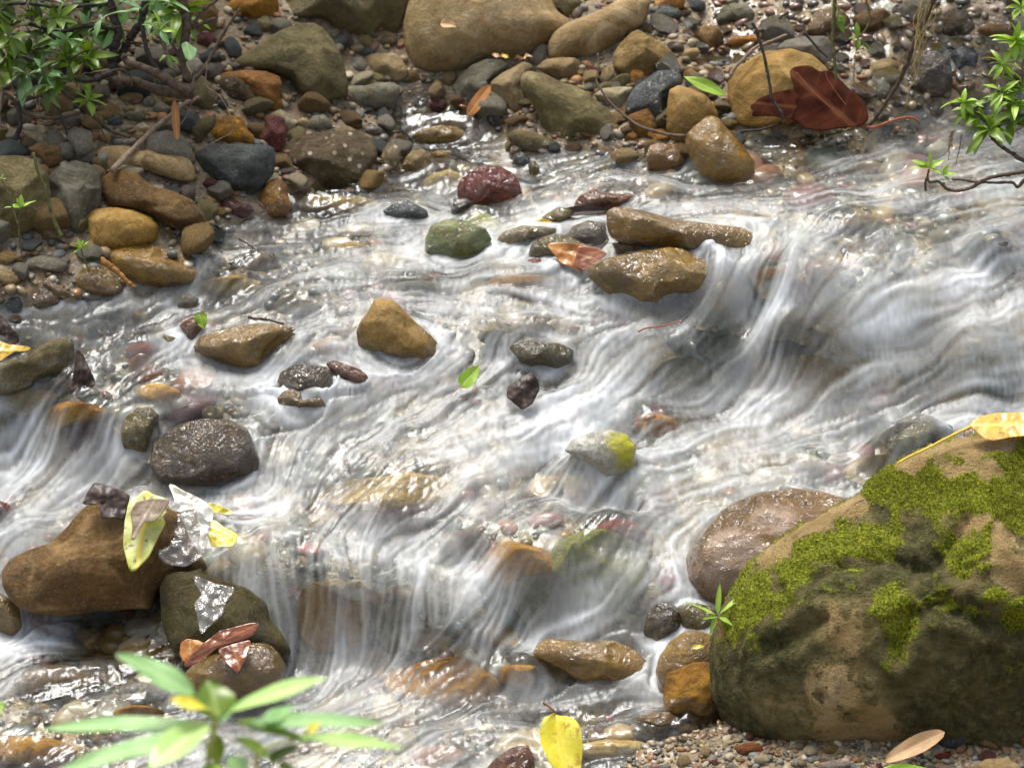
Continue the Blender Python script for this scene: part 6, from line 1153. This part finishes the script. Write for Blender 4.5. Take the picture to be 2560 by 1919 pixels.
# left sprigs
for lab, fr, x, y, L, dirs, pts in (('bright green sprig on a thin stem before the big olive boulder', 'a', 140, 1440, 110, [(.9, .45, 0, 1.1), (-1, .1, .1, 1.0), (.1, 1, .1, .9), (-.2, .8, .2, .7), (-.8, .3, .2, .6), (.4, .5, .3, .5)], "a 140,1440 130,1560 140,1680 150,1780"),
                       ('tiny yellow-green shoot at the left edge before the big olive boulder', 'a', 12, 1235, 40, [(.3, .8, .1, 1), (.9, 0, .1, .8), (-.5, .3, .1, .7)], "a 12,1240 60,1350 100,1480 130,1560"),
                       ('bright green rosette of broad leaves over the left bank pebbles', 'a', 615, 690, 150, [(-.05, 1, .1, .95), (.1, .95, .2, .8), (-.9, .5, .1, .85), (-.9, -.15, .2, .85), (.2, -.85, .2, .85), (.75, .25, .2, .75), (.9, -.2, .1, .9), (-.6, -.4, .1, .7), (.6, .4, .3, .5)], "a 615,700 680,860 760,1000"),
                       ('small green tuft by the yellow-orange stick on the left bank', 'e', 560, 170, 80, [(-1, .4, 0, 1), (-.3, 1, .1, .9), (.2, .9, .1, .8), (.8, .3, .1, .9), (-.6, -.3, .1, .8), (.9, .8, .1, 1.2)], "e 560,170 580,240 620,330")):
    g = d(fr, x, y + 60) - .09; e = empty('sprig', at_depth([P(pts)[-1]], g)[0]); tag(e, lab, 'sprig')
    put('stem', tube(at_depth(P(pts), g), .0014, .0018, seed=L), 'bark_mossy', e); c3 = at_depth([px(fr, x, y)], g)[0]
    put('leaf_whorl', rosette(c3, dirs, px2m(fr, L, g), px2m(fr, L * .36, g), L, curl=.15, jitter=.08), 'leaf_bright', e)
# the bush at the top left
gb = d('a', 900, 640) - .10
bu = empty('bush', at_depth([px('a', 1330, 650)], gb)[0]); tag(bu, 'dense dark bush with thick bare stems filling the top left corner', 'bush')
BR_ = [("a 1340,650 1200,640 1050,610 930,560 810,560 700,500", .011, .007, 'bark'), ("a 1330,640 1220,590 1100,520 1000,470 880,430 850,380", .011, .006, 'bark'), ("a 790,590 780,450 790,330 820,220 780,100 770,-80", .010, .008, 'bark_black'), ("a 800,420 860,340 900,260 960,180 1000,60 1010,-80", .009, .007, 'bark_black'),
       ("a 1110,510 1050,430 1010,330 985,200 970,60", .006, .003, 'bark_black'), ("a 1300,560 1260,400 1290,200 1270,60 1250,-90", .009, .011, 'bark'), ("a 1340,520 1260,440 1200,320 1120,250", .003, .002, 'bark'), ("a 1170,440 1150,350 1120,280", .003, .003, 'bark_pale'), ("a 600,560 700,510 830,480 900,520 910,600", .0028, .0018, 'bark'),
       ("a 30,640 120,720 210,800 330,815 450,810 560,780", .004, .003, 'bark'), ("a -30,540 20,540 50,420 60,250", .006, .005, 'bark_pale'), ("a 20,560 10,700 -5,800 15,960", .004, .003, 'bark_pale'), ("a 350,640 420,800 460,920 480,1000", .003, .002, 'bark_black'), ("a 400,600 520,700 640,800 760,900 900,950", .0045, .003, 'bark'),
       ("a 540,110 575,250 590,380 550,520 530,600", .0028, .002, 'bark_orange'), ("a -20,30 200,25 420,50 700,30", .004, .003, 'bark_black'), ("a 350,560 480,470 610,410", .0028, .002, 'bark_black'), ("a 1130,300 1160,440 1200,480", .003, .002, 'bark_pale'), ("a 1320,640 1335,520 1290,470 1240,400", .0025, .002, 'bark_pale'), ("a 1490,130 1400,160 1330,190 1420,60 1500,0 1560,-60", .004, .003, 'bark'),
       ("a 120,700 140,860 110,1000 150,1180 170,1200", .004, .006, 'bark_black'), ("a 100,1660 200,1520 270,1470 330,1450", .0045, .003, 'bark_pale'), ("a 1240,870 1300,780 1330,640 1320,500", .0012, .001, 'bark_pale'), ("a 780,500 600,560 420,520 250,420 100,380", .006, .003, 'bark_black'), ("a 800,200 600,180 400,220 200,160", .005, .003, 'bark_black')]
for k, (q, r0, r1, m_) in enumerate(BR_): put('branch', tube(at_depth(P(q), gb - .03 * math.sin(k * 1.7)), r0, r1, seed=k), m_, bu)
for k in range(22):
    r_ = random.Random(k + 300); x0, y0 = r_.uniform(100, 1250), r_.uniform(-60, 500); a_ = r_.uniform(0, 6.28); l_ = r_.uniform(150, 420)
    put('twig', tube(at_depth(P("a %f,%f %f,%f %f,%f" % (x0, y0, x0 + l_ * .5 * math.cos(a_) + r_.uniform(-40, 40), y0 + l_ * .4 * math.sin(a_) + r_.uniform(-40, 40), x0 + l_ * math.cos(a_), y0 + l_ * .8 * math.sin(a_))), gb + r_.uniform(-.06, .08)), .0019, .0009, k=5, wob=.5, seed=k), ['bark', 'bark_pale', 'bark_black'][k % 3], bu)
rs = np.random.default_rng(77); dens = P("a -60,-60 1340,-60 1330,60 1290,180 1200,240 1000,200 900,160 760,240 640,330 560,480 420,620 300,640 200,560 120,660 -60,640")
def inpoly(poly, p_):
    return sdist(poly, np.array([p_[0]]), np.array([p_[1]]))[0] > 0
cnt = 0
while cnt < 54:
    p_ = np.array([rs.uniform(-30, 490), rs.uniform(-60, 240)])
    if not inpoly(dens, p_): continue
    L = px2m('S', rs.uniform(50, 88), gb); c3 = at_depth([p_], gb + rs.uniform(-.10, .16))[0]
    put('leaf_whorl', rosette(c3, ring(rs.integers(5, 10), .9, cnt, .7), L, L * rs.uniform(.26, .36), cnt + 100, curl=.6, jitter=.5, up=Uv * .6 - Fv * .4 + rs.normal(size=3) * .3), ['leaf_dark', 'leaf_green', 'leaf_dark', 'leaf_dark', 'leaf_green', 'leaf_pale'][int(rs.integers(0, 6))], bu); cnt += 1  # brighter whorls mixed in: light reflected off the leaves put into their colour
for x, y, dirs, L, m_ in ((1110, 210, [(-1, .1, 0, .8), (-.8, -.5, .1, .8), (.9, .0, .1, .9), (.5, -.9, .2, .9), (-.3, .9, .1, 1.1), (-.8, .5, .1, 1)], 130, 'leaf_bright'), (700, 130, [(.9, .3, 0, 1.5), (-.3, -.6, .2, .9)], 150, 'leaf_pale'), (1160, 380, [(.3, -.9, .1, .9), (-.6, -.5, .2, .7), (.8, -.6, .1, 1)], 110, 'leaf_green')):
    put('leaf_whorl', rosette(at_depth([px('a', x, y)], gb - .06)[0], dirs, px2m('a', L, gb), px2m('a', L * .3, gb), x), m_, bu)
# the crown of the bush goes on above the picture: one mass of leaves, too many to count
gs = []; rs = np.random.default_rng(5)
for k in range(90):
    c3 = at_depth([(rs.uniform(-420, 620), rs.uniform(-620, -40))], gb + rs.uniform(-.25, .7))[0]; gs.append(rosette(c3, ring(7, .5, k), .055, .017, k + 900, n=4, m=3))
tag(put('foliage', merge(gs), 'leaf_dark', bu), kind='stuff')
e = empty('leaf', at_depth([px('a', 1300, 440)], gb - .05)[0]); tag(e, 'large pale heart-shaped green leaf hanging below the bush', 'leaf')
put('blade', sheet(P("a 1250,305 1290,288 1330,320 1362,340 1350,390 1310,425 1280,400 1262,350"), gb - .05, .3, .004, 30, seed=41, uvdir=(.3, 1)), 'leaf_pale', e)
put('stalk', tube(at_depth(P("a 1300,420 1290,440 1300,470 1320,500"), gb - .05), .0012, .001), 'stem_green', e)
# trees added out of view above the far bank to keep the bank and the trickle in broken shade
def shade_tree(x, y, h, cx, cy, cz, rx, ry, rz, n, label, seed):
    rs = np.random.default_rng(seed); zb = float(samp(BED, x, y)) - .05; t = empty('shade_tree', (x, y, zb)); tag(t, label, 'shade_tree')
    top = np.array([cx, cy, cz]); put('trunk', tube([[x, y, zb], [x + .05, y, zb + h * .4], (np.array([x, y, zb]) + top) / 2 + [.08, 0, .1], top], .05, .02, seed=seed), 'bark', t)
    for k in range(5):
        e_ = top + rs.normal(size=3) * [rx, ry, rz] * .5; put('limb', tube([[x + .02, y, zb + h * .5], (top + e_) / 2 - [0, 0, .1], e_], .02, .006, seed=k), 'bark', t)
    gs = []; cl = top + rs.normal(size=(26, 3)) * [rx * .55, ry * .55, rz * .5]
    for k in range(n):
        c3 = cl[k % 26] + rs.normal(size=3) * .11; dv = rs.normal(size=3); dv[2] -= .3; dv /= np.linalg.norm(dv); gs.append(leaf_geo(c3, c3 + dv * rs.uniform(.05, .09), rs.uniform(.018, .03), rs.normal(size=3) + [0, 0, 1], .4, .3, .05, 'lance', k, 5, 3))
    o = put('crown', merge(gs), 'leaf_green', t)
shade_tree(1.5, 6.9, 1.2, 1.0, 5.85, 1.40, .5, .3, .2, 800, 'leafy tree added out of view over the far right bank to shade the trickle', 1)
shade_tree(-1.6, 6.9, 1.2, -1.0, 5.75, 1.40, .42, .35, .2, 600, 'leafy tree added out of view over the far left bank to shade it', 2)
